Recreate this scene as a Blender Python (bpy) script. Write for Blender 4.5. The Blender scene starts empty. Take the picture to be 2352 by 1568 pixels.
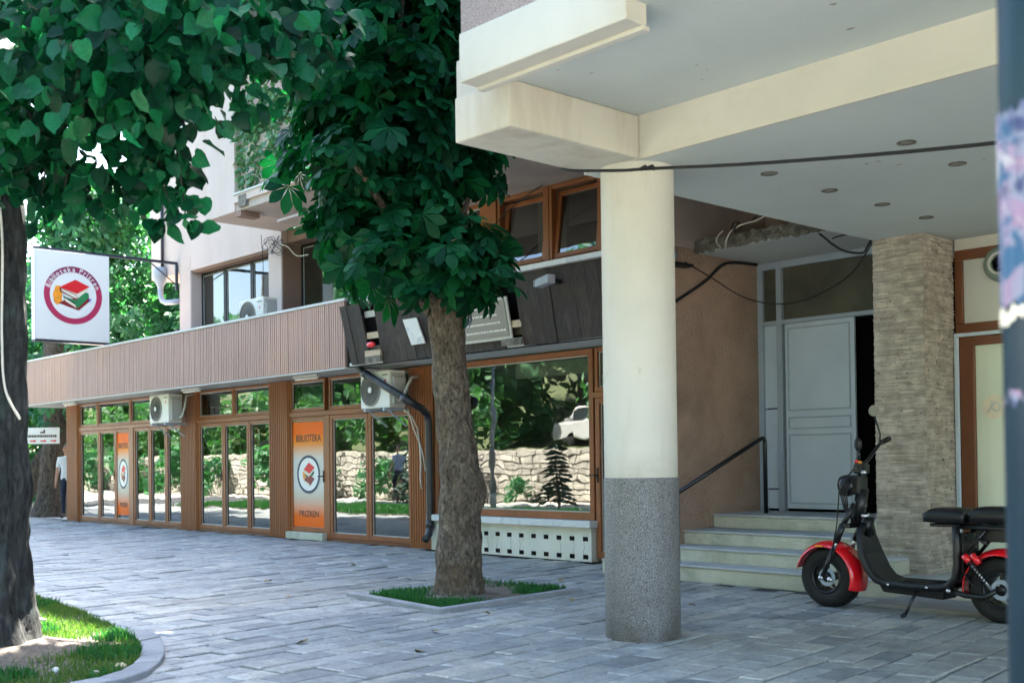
import bpy, bmesh, math, random
import numpy as np
from mathutils import Vector, Matrix, noise as mnoise

random.seed(7)
rng = np.random.default_rng(11)
scn = bpy.context.scene
COL = scn.collection

# ------------------------------------------------------------------ camera
def make_camera():
    yaw, pitch, roll = math.radians(47.437), math.radians(0.798), math.radians(0.703)
    fwd = Vector((-math.sin(yaw)*math.cos(pitch), math.cos(yaw)*math.cos(pitch), math.sin(pitch)))
    right = Vector((math.cos(yaw), math.sin(yaw), 0))
    up = right.cross(fwd)
    c, s = math.cos(roll), math.sin(roll)
    r2 = right*c - up*s
    u2 = right*s + up*c
    m = Matrix((r2, u2, -fwd)).transposed().to_4x4()
    m.translation = Vector((0, 0, 1.25))
    cam = bpy.data.cameras.new('camera')
    cam.lens = 40.27
    cam.sensor_width = 36
    cam.shift_y = 0.0995
    cam.clip_start = 0.05
    cam.clip_end = 2000
    cam.dof.use_dof = True
    cam.dof.focus_distance = 11.0
    cam.dof.aperture_fstop = 3.0
    o = bpy.data.objects.new('camera', cam)
    COL.objects.link(o)
    o.matrix_world = m
    scn.camera = o
    return fwd, r2, u2
FWD, RGT, UPV = make_camera()
CAM = Vector((0, 0, 1.25))
def in_view(p, margin=0.06):
    v = Vector(p) - CAM
    w = v.dot(FWD)
    if w < 0.5:
        return None
    x = v.dot(RGT)/w*2631/2352
    y = v.dot(UPV)/w*2631/2352 - 0.0995
    if abs(x) < 0.5+margin and abs(y) < 0.333+margin:
        return w
    return None

# ------------------------------------------------------------------ world, sun, exposure
SUN_AZ = Vector((0.55, -0.835))          # direction the sunlight travels over the ground
SUN_EL = math.radians(52)
w = bpy.data.worlds.new('World')
scn.world = w
w.use_nodes = True
nt = w.node_tree
bg = nt.nodes['Background']
sky = nt.nodes.new('ShaderNodeTexSky')
sky.sky_type = 'NISHITA'
sky.sun_disc = False
sky.sun_elevation = SUN_EL
sky.sun_rotation = math.atan2(-SUN_AZ.x, -SUN_AZ.y)
sky.air_density = 1.0
sky.dust_density = 2.0
sky.ozone_density = 1.0
nt.links.new(sky.outputs[0], bg.inputs[0])
bg.inputs[1].default_value = 0.095
sd = bpy.data.lights.new('sun', 'SUN')
sd.energy = 5.0
sd.angle = math.radians(0.5)
sd.color = (1.0, 0.95, 0.86)
so = bpy.data.objects.new('sun', sd)
COL.objects.link(so)
ldir = Vector((SUN_AZ.x*math.cos(SUN_EL), SUN_AZ.y*math.cos(SUN_EL), -math.sin(SUN_EL)))
so.rotation_euler = ldir.to_track_quat('-Z', 'Y').to_euler()
so.location = (-20, 30, 40)
vs = scn.view_settings
vs.view_transform = 'Standard'
vs.look = 'None'
vs.gamma = 1
vs.exposure = 3.72
vs.use_curve_mapping = False
scn.cycles.use_denoising = True
scn.cycles.max_bounces = 8
scn.cycles.transparent_max_bounces = 12
scn.cycles.sample_clamp_indirect = 6
scn.cycles.caustics_reflective = False
scn.cycles.caustics_refractive = False

# ------------------------------------------------------------------ helpers
def S(r, g, b):
    def f(c):
        c /= 255
        return c/12.92 if c <= 0.04045 else ((c+0.055)/1.055)**2.4
    return (f(r), f(g), f(b))

def empty(name, loc=(0, 0, 0), rz=0):
    o = bpy.data.objects.new(name, None)
    o.location = loc
    o.rotation_euler = (0, 0, rz)
    o.empty_display_size = 0.2
    COL.objects.link(o)
    return o

def tag(o, label=None, cat=None, group=None, kind=None):
    if label: o['label'] = label
    if cat: o['category'] = cat
    if group: o['group'] = group
    if kind: o['kind'] = kind
    return o

class MB:
    """collects shapes and links them as one mesh object (world coordinates)"""
    def __init__(s):
        s.v = []; s.f = []; s.m = []; s.cur = 0
    def face(s, idx):
        s.f.append(tuple(idx)); s.m.append(s.cur)
    def quad(s, a, b, c, d):
        n = len(s.v); s.v += [tuple(a), tuple(b), tuple(c), tuple(d)]; s.face((n, n+1, n+2, n+3)); return s
    def poly(s, pts):
        n = len(s.v); s.v += [tuple(p) for p in pts]; s.face(range(n, n+len(pts))); return s
    def box(s, x0, x1, y0, y1, z0, z1):
        n = len(s.v)
        s.v += [(x0,y0,z0),(x1,y0,z0),(x1,y1,z0),(x0,y1,z0),(x0,y0,z1),(x1,y0,z1),(x1,y1,z1),(x0,y1,z1)]
        for q in ((0,3,2,1),(4,5,6,7),(0,1,5,4),(1,2,6,5),(2,3,7,6),(3,0,4,7)):
            s.face([n+i for i in q])
        return s
    def hexa(s, pts):
        n = len(s.v); s.v += [tuple(p) for p in pts]
        for q in ((0,3,2,1),(4,5,6,7),(0,1,5,4),(1,2,6,5),(2,3,7,6),(3,0,4,7)):
            s.face([n+i for i in q])
        return s
    def prism(s, prof, vec):
        """prof: list of 3-D points (planar), vec: extrusion"""
        n = len(s.v); k = len(prof); vec = Vector(vec)
        s.v += [tuple(p) for p in prof] + [tuple(Vector(p)+vec) for p in prof]
        s.face(range(n+k-1, n-1, -1)); s.face(range(n+k, n+2*k))
        for i in range(k):
            j = (i+1) % k
            s.face((n+i, n+j, n+k+j, n+k+i))
        return s
    def tube(s, pts, r, seg=8, caps=True, up=None):
        pts = [Vector(p) for p in pts]; k = len(pts)
        rr = r if hasattr(r, '__len__') else [r]*k
        n0 = len(s.v); prev = None
        for i, p in enumerate(pts):
            if i == 0: t = pts[1]-pts[0]
            elif i == k-1: t = pts[-1]-pts[-2]
            else: t = (pts[i+1]-pts[i]).normalized() + (pts[i]-pts[i-1]).normalized()
            if t.length < 1e-9: t = Vector((0,0,1))
            t.normalize()
            if prev is None:
                a = Vector((0,0,1)) if abs(t.z) < .9 else Vector((1,0,0))
                u = t.cross(a).normalized()
            else:
                u = (prev - t*prev.dot(t))
                u = u.normalized() if u.length > 1e-6 else t.orthogonal().normalized()
            prev = u
            vv = t.cross(u)
            for j in range(seg):
                an = 2*math.pi*j/seg
                s.v.append(tuple(p + (u*math.cos(an)+vv*math.sin(an))*rr[i]))
        for i in range(k-1):
            for j in range(seg):
                a = n0+i*seg+j; b = n0+i*seg+(j+1) % seg
                s.face((a, b, b+seg, a+seg))
        if caps:
            s.face([n0+j for j in range(seg-1, -1, -1)])
            s.face([n0+(k-1)*seg+j for j in range(seg)])
        return s
    def cyl(s, c0, c1, r, seg=24, r1=None):
        return s.tube([c0, c1], [r, r if r1 is None else r1], seg)
    def lathe(s, prof, origin, axis, seg=32, a0=0, a1=2*math.pi, closed=False):
        """prof: (radius, along-axis); revolve around axis through origin"""
        origin = Vector(origin); axis = Vector(axis).normalized()
        u = axis.orthogonal().normalized() if abs(axis.y) < .9 else Vector((1,0,0))
        vv = axis.cross(u)
        full = abs(a1-a0) > 6.28
        m = seg if full else seg+1
        n0 = len(s.v); k = len(prof)
        for j in range(m):
            an = a0+(a1-a0)*j/seg
            d = u*math.cos(an)+vv*math.sin(an)
            for (r, h) in prof:
                s.v.append(tuple(origin+axis*h+d*r))
        for j in range(seg):
            j2 = (j+1) % m
            for i in range(k-1 if not closed else k):
                i2 = (i+1) % k
                s.face((n0+j*k+i, n0+j2*k+i, n0+j2*k+i2, n0+j*k+i2))
        return s
    def sphere(s, c, r, seg=12, rings=8, sc=(1,1,1)):
        n0 = len(s.v); c = Vector(c)
        for i in range(1, rings):
            t = math.pi*i/rings
            for j in range(seg):
                a = 2*math.pi*j/seg
                s.v.append((c.x+r*sc[0]*math.sin(t)*math.cos(a), c.y+r*sc[1]*math.sin(t)*math.sin(a), c.z+r*sc[2]*math.cos(t)))
        top = len(s.v); s.v.append((c.x, c.y, c.z+r*sc[2])); bot = len(s.v); s.v.append((c.x, c.y, c.z-r*sc[2]))
        for i in range(rings-2):
            for j in range(seg):
                a = n0+i*seg+j; b = n0+i*seg+(j+1) % seg
                s.face((a, a+seg, b+seg, b))
        for j in range(seg):
            s.face((top, n0+j, n0+(j+1) % seg))
            e = n0+(rings-2)*seg
            s.face((bot, e+(j+1) % seg, e+j))
        return s
    def mesh(s, name, mats, smooth=False):
        me = bpy.data.meshes.new(name)
        me.from_pydata(s.v, [], s.f)
        for m in (mats if isinstance(mats, (list, tuple)) else [mats]):
            me.materials.append(m)
        if any(s.m): me.polygons.foreach_set('material_index', s.m)
        if smooth: me.polygons.foreach_set('use_smooth', [True]*len(me.polygons))
        me.update()
        return me
    def build(s, name, mats, parent=None, smooth=False, bev=0, autosm=None):
        me = s.mesh(name, mats, smooth)
        o = bpy.data.objects.new(name, me)
        COL.objects.link(o)
        if parent is not None: setp(o, parent)
        if bev:
            b = o.modifiers.new('bevel', 'BEVEL'); b.width = bev; b.segments = 2; b.limit_method = 'ANGLE'; b.angle_limit = math.radians(40)
        if autosm:
            me.polygons.foreach_set('use_smooth', [True]*len(me.polygons))
            try: me.set_sharp_from_angle(angle=math.radians(autosm))
            except Exception: pass
        return o

def wmat(o):
    m = o.matrix_basis.copy()
    m = Matrix.LocRotScale(o.location, o.rotation_euler, o.scale)
    if o.parent: return wmat(o.parent) @ o.matrix_parent_inverse @ m
    return m
def setp(o, parent):
    o.parent = parent
    o.matrix_parent_inverse = wmat(parent).inverted()

def box(name, m, parent, x0, x1, y0, y1, z0, z1, bev=0):
    return MB().box(x0, x1, y0, y1, z0, z1).build(name, m, parent, bev=bev)

def inst(name, me, parent, M):
    o = bpy.data.objects.new(name, me)
    COL.objects.link(o)
    if parent is not None: setp(o, parent)
    o.matrix_basis = M
    return o

def numpy_mesh(name, verts, faces, mats, smooth=False):
    """verts (N,3); faces (M,k) ints all of the same size k"""
    me = bpy.data.meshes.new(name)
    n, k = faces.shape
    me.vertices.add(len(verts)); me.vertices.foreach_set('co', verts.astype(np.float32).ravel())
    me.loops.add(n*k); me.loops.foreach_set('vertex_index', faces.astype(np.int32).ravel())
    me.polygons.add(n); me.polygons.foreach_set('loop_start', np.arange(0, n*k, k, dtype=np.int32))
    try: me.polygons.foreach_set('loop_total', np.full(n, k, dtype=np.int32))
    except Exception: pass
    me.materials.append(mats)
    if smooth: me.polygons.foreach_set('use_smooth', np.ones(n, dtype=bool))
    me.update(); me.validate()
    return me

def text_mesh(txt, size, depth=0.002, align='CENTER'):
    cu = bpy.data.curves.new('lettering', 'FONT')
    cu.body = txt; cu.size = size; cu.extrude = depth; cu.align_x = align; cu.align_y = 'TOP_BASELINE'
    cu.resolution_u = 3; cu.offset = size*0.012
    o = bpy.data.objects.new('lettering', cu)
    COL.objects.link(o)
    dg = bpy.context.evaluated_depsgraph_get()
    me = bpy.data.meshes.new_from_object(o.evaluated_get(dg))
    bpy.data.objects.remove(o); bpy.data.curves.remove(cu)
    return me

def join_meshes(name, parts, m):
    """parts: list of (mesh, Matrix)"""
    mb = MB()
    for me, M in parts:
        n = len(mb.v)
        mb.v += [tuple(M @ v.co) for v in me.vertices]
        for p in me.polygons: mb.face([n+i for i in p.vertices])
    return mb

# ------------------------------------------------------------------ materials
def newmat(name):
    m = bpy.data.materials.new(name); m.use_nodes = True
    n = m.node_tree.nodes; l = m.node_tree.links
    return m, n, l, n['Principled BSDF'], n['Material Output']

def mixc(n, l, f, a, b, mode='MIX'):
    x = n.new('ShaderNodeMix'); x.data_type = 'RGBA'; x.blend_type = mode
    def put(sock, v):
        if hasattr(v, 'links'): l.new(v, sock)
        else: sock.default_value = (*v, 1) if hasattr(v, '__len__') else v
    put(x.inputs[0], f); put(x.inputs[6], a); put(x.inputs[7], b)
    return x.outputs[2]

def nz(n, l, scale, detail=4, rough=.55, vec=None, dist=0):
    t = n.new('ShaderNodeTexNoise'); t.inputs['Scale'].default_value = scale
    t.inputs['Detail'].default_value = detail; t.inputs['Roughness'].default_value = rough; t.inputs['Distortion'].default_value = dist
    if vec is not None: l.new(vec, t.inputs['Vector'])
    return t.outputs['Fac']

def ramp(n, l, src, p0, p1, c0=(0,0,0), c1=(1,1,1)):
    r = n.new('ShaderNodeValToRGB'); e = r.color_ramp.elements
    e[0].position = p0; e[1].position = p1; e[0].color = (*c0, 1); e[1].color = (*c1, 1)
    l.new(src, r.inputs[0]); return r.outputs[0]

def pos(n, l, sc=(1,1,1)):
    g = n.new('ShaderNodeNewGeometry')
    mp = n.new('ShaderNodeMapping'); mp.inputs['Scale'].default_value = sc
    l.new(g.outputs['Position'], mp.inputs[0]); return mp.outputs[0]

def bumpn(n, l, h, strength, dist=.01, prev=None):
    b = n.new('ShaderNodeBump'); b.inputs['Strength'].default_value = strength; b.inputs['Distance'].default_value = dist
    l.new(h, b.inputs['Height'])
    if prev is not None: l.new(prev, b.inputs['Normal'])
    return b.outputs[0]

def rand_val(n, l):
    """0..1, different for every object and for every mesh island"""
    oi = n.new('ShaderNodeObjectInfo'); g = n.new('ShaderNodeNewGeometry')
    a = n.new('ShaderNodeMath'); a.operation = 'ADD'
    l.new(oi.outputs['Random'], a.inputs[0]); l.new(g.outputs['Random Per Island'], a.inputs[1])
    f = n.new('ShaderNodeMath'); f.operation = 'FRACT'; l.new(a.outputs[0], f.inputs[0])
    return f.outputs[0]

def mat(name, c, rough=.6, var=.12, scale=2.5, bump=.0, bscale=60, bdist=.004, spec=.4, metal=0, c2=None, stain=None, stain_amt=.5, stain_scale=1.3, stretch=(1,1,1), rand=0, coat=0, fine=0.0):
    m, n, l, p, out = newmat(name)
    v = pos(n, l, stretch)
    f = nz(n, l, scale, 6, .6, v)
    f = ramp(n, l, f, .3, .7)
    a = tuple(x*(1-var) for x in c); b = c2 if c2 else tuple(min(1, x*(1+var)) for x in c)
    col = mixc(n, l, f, a, b)
    if fine:
        f2 = ramp(n, l, nz(n, l, 170, 3, .6, v), .35, .65)
        col = mixc(n, l, f2, mixc(n, l, fine, col, (0,0,0)), mixc(n, l, fine*.5, col, (1,1,1)))
    if stain:
        sf = ramp(n, l, nz(n, l, stain_scale, 8, .65, v, .4), .52, .72)
        sm = n.new('ShaderNodeMath'); sm.operation = 'MULTIPLY'; sm.inputs[1].default_value = stain_amt
        l.new(sf, sm.inputs[0]); col = mixc(n, l, sm.outputs[0], col, stain)
    if rand:
        r = rand_val(n, l)
        mr = n.new('ShaderNodeMapRange'); mr.inputs[3].default_value = 1-rand; mr.inputs[4].default_value = 1+rand
        l.new(r, mr.inputs[0]); col = mixc(n, l, 1.0, col, mr.outputs[0], 'MULTIPLY')
    l.new(col, p.inputs['Base Color'])
    p.inputs['Roughness'].default_value = rough; p.inputs['Metallic'].default_value = metal
    p.inputs['Specular IOR Level'].default_value = spec
    if coat: p.inputs['Coat Weight'].default_value = coat; p.inputs['Coat Roughness'].default_value = .05
    if bump:
        h = nz(n, l, bscale, 5, .6, v)
        l.new(bumpn(n, l, h, bump, bdist), p.inputs['Normal'])
    return m

def glass(name, refl=.42, tint=(.75,.82,.78), wav=.028):
    m, n, l, p, out = newmat(name)
    n.remove(p)
    t = n.new('ShaderNodeBsdfTransparent'); t.inputs[0].default_value = (*tint, 1)
    g = n.new('ShaderNodeBsdfGlossy'); g.inputs['Roughness'].default_value = .012; g.inputs[0].default_value = (.97, 1, .98, 1)
    h = nz(n, l, 1.4, 2, .5, pos(n, l))
    l.new(bumpn(n, l, h, wav, .1), g.inputs['Normal'])
    fr = n.new('ShaderNodeFresnel'); fr.inputs[0].default_value = 1.5
    ma = n.new('ShaderNodeMath'); ma.operation = 'ADD'; ma.inputs[1].default_value = refl; ma.use_clamp = True
    l.new(fr.outputs[0], ma.inputs[0])
    mx = n.new('ShaderNodeMixShader'); l.new(ma.outputs[0], mx.inputs[0]); l.new(t.outputs[0], mx.inputs[1]); l.new(g.outputs[0], mx.inputs[2])
    l.new(mx.outputs[0], out.inputs[0])
    return m

def leafmat(name, c1, c2, trans=.35, rough=.42, spec=.45, tc=None):
    m, n, l, p, out = newmat(name)
    r = rand_val(n, l)
    pw = n.new('ShaderNodeMath'); pw.operation = 'POWER'; pw.inputs[1].default_value = 1.7; l.new(r, pw.inputs[0])
    col = mixc(n, l, pw.outputs[0], c1, c2)
    v = pos(n, l)
    f4 = ramp(n, l, nz(n, l, 55, 4, .6, v), .35, .65)
    col = mixc(n, l, f4, mixc(n, l, .35, col, (0, 0, 0)), col)
    f = ramp(n, l, nz(n, l, 1.5, 3, .5, v), .35, .7)
    col = mixc(n, l, f, col, mixc(n, l, .35, col, (c1[0]*.5, c1[1]*.6, c1[2]*.8)))
    l.new(col, p.inputs['Base Color']); p.inputs['Roughness'].default_value = rough
    p.inputs['Specular IOR Level'].default_value = spec
    t = n.new('ShaderNodeBsdfTranslucent')
    l.new(mixc(n, l, 1.0, col, tc or (1.6, 2.0, .9), 'MULTIPLY'), t.inputs[0])
    mx = n.new('ShaderNodeMixShader'); mx.inputs[0].default_value = trans
    l.new(p.outputs[0], mx.inputs[1]); l.new(t.outputs[0], mx.inputs[2]); l.new(mx.outputs[0], out.inputs[0])
    return m

def barkmat(name, c1, c2, scale=9, stretch=(1,1,.28), moss=None, bump=1.0):
    m, n, l, p, out = newmat(name)
    v = pos(n, l, stretch)
    vo = n.new('ShaderNodeTexVoronoi'); vo.inputs['Scale'].default_value = scale*2.2; l.new(v, vo.inputs['Vector'])
    a = nz(n, l, scale, 8, .7, v, .6)
    h = n.new('ShaderNodeMath'); h.operation = 'MULTIPLY'; l.new(a, h.inputs[0]); l.new(vo.outputs['Distance'], h.inputs[1])
    col = mixc(n, l, ramp(n, l, a, .35, .68), c1, c2)
    col = mixc(n, l, ramp(n, l, nz(n, l, scale*4, 6, .75, v, .4), .42, .62), mixc(n, l, .6, col, (.01, .009, .008)), col)
    col = mixc(n, l, ramp(n, l, h.outputs[0], .02, .16), mixc(n, l, .75, col, (0,0,0)), col)
    if moss:
        mf = ramp(n, l, nz(n, l, 2.2, 5, .6, pos(n, l)), .55, .72)
        col = mixc(n, l, mf, col, moss)
    l.new(col, p.inputs['Base Color']); p.inputs['Roughness'].default_value = .85; p.inputs['Specular IOR Level'].default_value = .25
    b1 = bumpn(n, l, h.outputs[0], bump, .12)
    b2 = bumpn(n, l, nz(n, l, 45, 6, .75, v), .9, .02, b1)
    l.new(b2, p.inputs['Normal'])
    return m

M = {}
M['white'] = mat('painted_concrete', (.57, .55, .485), .75, .05, 1.1, .35, 130, .004, c2=(.63, .61, .54), stain=(.40, .38, .31), stain_amt=.4, stain_scale=.9, fine=.04)
M['white_streak'] = mat('streaked_concrete', (.58, .555, .475), .75, .05, 1.1, .35, 130, .004, c2=(.63, .605, .52), stain=(.30, .22, .13), stain_amt=.5, stain_scale=1.0, stretch=(2.2,2.2,.35), fine=.04)
M['soffit'] = mat('soffit_paint', (.56, .61, .585), .8, .06, .8, .3, 90, .004, stain=(.47, .52, .50), stain_amt=.4, stain_scale=.7, fine=.04)
M['rough'] = mat('roughcast_pink', (.46, .36, .33), .95, .10, 2, 1.0, 55, .03, stain=(.34, .27, .25), stain_amt=.35, fine=.3)
M['brownwall'] = mat('roughcast_brown', (.50, .315, .205), .95, .12, 1.6, 1.0, 26, .10, c2=(.63, .42, .285), stain=(.29, .195, .135), stain_amt=.55, stain_scale=1.4, fine=.3)
M['taupe'] = mat('taupe_plaster', (.42, .345, .30), .9, .08, 1.5, .5, 60, .012, stain=(.2, .165, .15), stain_amt=.4)
M['cream'] = mat('cream_plaster', (.52, .41, .355), .85, .06, 1.2, .5, 45, .012, c2=(.58, .465, .41), stain=(.50, .42, .38), stain_amt=.35, stain_scale=.8, stretch=(1,1,.35))
M['reveal'] = mat('brown_reveal', (.24, .15, .115), .85, .08, 2, .3, 40)
M['frame'] = mat('brown_frame', (.225, .068, .019), .42, .12, 5, .08, 60, .002, c2=(.28, .092, .027), stretch=(1,1,.12), spec=.5)
M['frame_dark'] = mat('brown_frame_dark', (.15, .050, .018), .42, .12, 5, .08, 60, .002, spec=.5)
M['rib'] = mat('brown_rib', (.255, .088, .026), .5, .12, 4, .1, 60, .002, stretch=(1,1,.15), spec=.45)
M['slat'] = mat('mauve_slat', (.36, .228, .188), .55, .06, .7, .1, 50, .003, c2=(.40, .255, .21), stain=(.47, .27, .175), stain_amt=.5, stain_scale=.35, rand=.05)
M['slat_back'] = mat('mauve_backing', (.20, .14, .13), .8)
M['hole'] = mat('hole_shade', (.045, .042, .036), .95, .2)  # shade of the base wall holes, painted as a dark colour
M['trim'] = mat('white_trim', (.48, .48, .45), .5, .06, 3, stain=(.5,.47,.42), stain_amt=.4)
M['wood'] = mat('weathered_wood', (.018, .013, .011), .72, .4, 7, .7, 26, .012, c2=(.042, .031, .025), stretch=(5,5,.45), stain=(.09, .072, .058), stain_amt=.4, stain_scale=2.2, rand=.25)
M['timber'] = mat('pale_timber', (.45, .36, .25), .8, .2, 9, .3, 40, stretch=(.5,4,4))
M['grey_metal'] = mat('grey_blue_paint', (.50, .60, .70), .42, .05, 1.0, .12, 30, .004, c2=(.58, .68, .77), stain=(.38,.45,.50), stain_amt=.3, stain_scale=1.1)
M['grey_frame'] = mat('grey_frame_paint', (.36, .43, .50), .45, .06, 2)
M['dirty_glass'] = mat('dirty_glass', (.075, .080, .068), .22, .25, 1.5, 0, c2=(.12, .12, .09), stain=(.22, .21, .16), stain_amt=.4, stain_scale=2)
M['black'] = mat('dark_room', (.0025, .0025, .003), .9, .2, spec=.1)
M['interior'] = mat('interior_wall', (.20, .19, .16), .9, .1)
M['interior_floor'] = mat('interior_floor', (.12, .10, .08), .5, .1)
M['concrete'] = mat('step_concrete', (.50, .50, .37), .9, .16, 2.2, .6, 50, .008, c2=(.62, .61, .48), stain=(.20, .205, .145), stain_amt=.7, stain_scale=2.0, fine=.2)
M['tread'] = mat('tread_concrete', (.45, .47, .48), .85, .12, 2.5, .4, 60, .006, stain=(.17, .18, .17), stain_amt=.5, fine=.2)
M['broken'] = mat('broken_concrete', (.17, .155, .13), .95, .5, 12, 1.0, 30, .06, c2=(.30, .28, .235))
M['terrazzo'] = mat('grey_terrazzo', (.058, .063, .060), .6, .1, 2, .35, 140, .004, c2=(.080, .085, .080), stain=(.055, .048, .033), stain_amt=.5, stain_scale=.8, fine=.55)
M['basewall'] = mat('flaking_white', (.68, .67, .58), .85, .07, 3, .4, 40, .006, stain=(.42, .42, .30), stain_amt=.55, stain_scale=2.5)
M['sill'] = mat('sill_white', (.66, .67, .66), .7, .06, 4, .3, 40, stain=(.30, .33, .38), stain_amt=.7, stain_scale=4)
M['glass'] = glass('window_glass', .13, (.62, .70, .66))
M['glass_up'] = glass('upper_glass', .08, (.55, .6, .6))
M['frost'] = mat('frosted_pane', (.66, .73, .61), .22, .04, 1, 0, spec=.6)
M['frost2'] = mat('frosted_transom', (.60, .61, .57), .3, .04, 1, 0, spec=.5)
M['ac'] = mat('ac_casing', (.66, .64, .57), .45, .04, 3, stain=(.5,.47,.4), stain_amt=.3)
M['ac_side'] = mat('ac_side', (.42, .42, .39), .45, .05, 3, stain=(.3,.29,.25), stain_amt=.4)
M['dark_plastic'] = mat('dark_plastic', (.008, .0085, .009), .45, .15, 4)
M['black_paint'] = mat('black_paint', (.0045, .0055, .007), .38, .2, 6, spec=.5)
M['pipe'] = mat('dark_pipe', (.016, .018, .022), .42, .2, 5, .1, 40, spec=.5, stain=(.12,.12,.11), stain_amt=.3, stain_scale=3)
M['grey_pipe'] = mat('grey_pipe', (.33, .36, .40), .45, .1, 4)
M['cable'] = mat('cable_rubber', (.008, .008, .009), .55, .2)
M['cable_white'] = mat('cable_white', (.55, .52, .45), .6, .15)
M['steel'] = mat('steel', (.5, .5, .5), .3, .1, 8, metal=1)
M['sign_white'] = mat('sign_face', (.74, .735, .70), .35, .02, .5, spec=.5)
M['sign_edge'] = mat('sign_edge', (.60, .61, .68), .4, .03)
M['navy_metal'] = mat('navy_metal', (.022, .028, .045), .45, .15)
M['crimson'] = mat('crimson_print', (.42, .025, .085), .4, .03)
M['plum'] = mat('plum_print', (.22, .02, .075), .4, .03)
M['print_white'] = mat('print_white', (.78, .77, .74), .4, .01)
M['print_red'] = mat('print_red', (.66, .012, .02), .4, .06)
M['print_darkred'] = mat('print_dark_red', (.20, .012, .015), .4, .06)
M['print_green'] = mat('print_green', (.02, .20, .07), .4, .1)
M['print_dkgreen'] = mat('print_dark_green', (.008, .06, .03), .4, .1)
M['print_cream'] = mat('print_cream', (.72, .66, .52), .4, .08, 12)
M['print_orange'] = mat('print_orange', (.80, .28, .02), .4, .25, 6)
M['print_dark'] = mat('print_dark', (.045, .018, .012), .5, .1)
M['print_navy'] = mat('print_navy', (.035, .05, .085), .5, .1)
M['print_grey'] = mat('print_grey', (.23, .215, .185), .5, .05)
M['print_violet'] = mat('print_violet', (.16, .12, .45), .4, .2)
M['red_paint'] = mat('red_paint', (.80, .008, .016), .22, .05, 2, coat=.6, spec=.5)
M['rubber'] = mat('tyre_rubber', (.007, .0075, .007), .7, .15, 8, .3, 90, .002)
M['tread_mat'] = mat('footboard_rubber', (.014, .015, .018), .6, .2, 10, .4, 130, .003, stain=(.05,.047,.042), stain_amt=.35, stain_scale=5)
M['leather'] = mat('seat_leather', (.0045, .005, .0065), .42, .15, 5, .3, 200, .001, spec=.5)
M['lens'] = mat('lamp_lens', (.22, .24, .26), .12, .05, 5, spec=.8)
M['mirror_glass'] = mat('mirror_glass', (.24, .23, .19), .15, .05)
M['amber'] = mat('amber_lens', (.75, .25, .01), .25, .05)
M['pole'] = mat('blue_pole_paint', (.005, .024, .042), .45, .15, 4, .1, 40)
M['soil'] = mat('soil', (.105, .068, .040), .95, .35, 5, 1.0, 25, .04, c2=(.165, .115, .070), fine=.3)
M['joint'] = mat('joint_sand', (.05, .052, .055), .95, .3, 6, .6, 60)
M['kerb'] = mat('kerb_stone', (.22, .235, .25), .8, .15, 3, .5, 40, .01, c2=(.30, .315, .33), fine=.2, rand=.08)
M['asphalt'] = mat('street_paving', (.47, .43, .37), .85, .15, 1, .4, 30)
M['hillsoil'] = mat('hill_ground', (.07, .085, .035), .95, .3, .4)
M['skin'] = mat('skin', (.42, .22, .14), .55, .06, 6)
M['hair'] = mat('hair_grey', (.16, .13, .11), .7, .2, 20)
M['shirt'] = mat('white_shirt', (.68, .69, .72), .85, .05, 6, .2, 60)
M['shirt_blue'] = mat('blue_shirt', (.28, .36, .50), .85, .05, 6)
M['shirt_grey'] = mat('grey_shirt', (.30, .27, .26), .85, .1, 6)
M['navy_cloth'] = mat('navy_cloth', (.020, .028, .055), .85, .15, 8, .2, 80)
M['denim'] = mat('denim', (.06, .11, .22), .85, .15, 8)
M['shoe'] = mat('black_shoe', (.012, .012, .012), .5, .1)
M['bark1'] = barkmat('linden_bark', (.035, .037, .037), (.115, .12, .112), 8, (1,1,.3), moss=(.075, .11, .10))
M['bark2'] = barkmat('chestnut_bark', (.15, .115, .085), (.40, .33, .25), 11, (1,1,.5), moss=(.18, .125, .08))
M['bark3'] = barkmat('street_tree_bark', (.09, .068, .050), (.20, .155, .115), 7, (1,1,.4))
M['linden'] = leafmat('linden_leaf', (.002, .034, .017), (.014, .195, .075), .30, .45, .18, (1.3,1.8,1.0))
M['chestnut'] = leafmat('chestnut_leaf', (.002, .050, .020), (.016, .165, .052), .36, .48, .18, (1.2,1.7,.8))
M['bgleaf'] = leafmat('street_tree_leaf', (.022, .13, .058), (.085, .27, .105), .35, .5, .4)
M['bgleaf2'] = leafmat('hill_tree_leaf', (.035, .13, .045), (.11, .23, .08), .35, .5, .35)
M['ivy'] = leafmat('ivy_leaf', (.06, .18, .08), (.20, .36, .17), .25, .45, .4)
M['fir'] = leafmat('fir_needle', (.020, .060, .045), (.045, .11, .08), .1, .6, .3)
M['grass'] = leafmat('grass_blade', (.012, .095, .022), (.05, .20, .045), .35, .5, .35)
M['grass2'] = leafmat('dry_grass_blade', (.045, .12, .022), (.17, .22, .055), .35, .5, .35)
M['carwhite'] = mat('car_paint', (.36, .36, .35), .25, .02, coat=.5)
M['carglass'] = mat('car_glass', (.02, .025, .03), .08, .1)
M['stonewall'] = mat('rubble_stone', (.30, .275, .235), .9, .3, 2.4, .8, 10, .06, c2=(.46, .43, .37), rand=.2)
M['mortar'] = mat('mortar', (.34, .31, .26), .95, .1)

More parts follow.
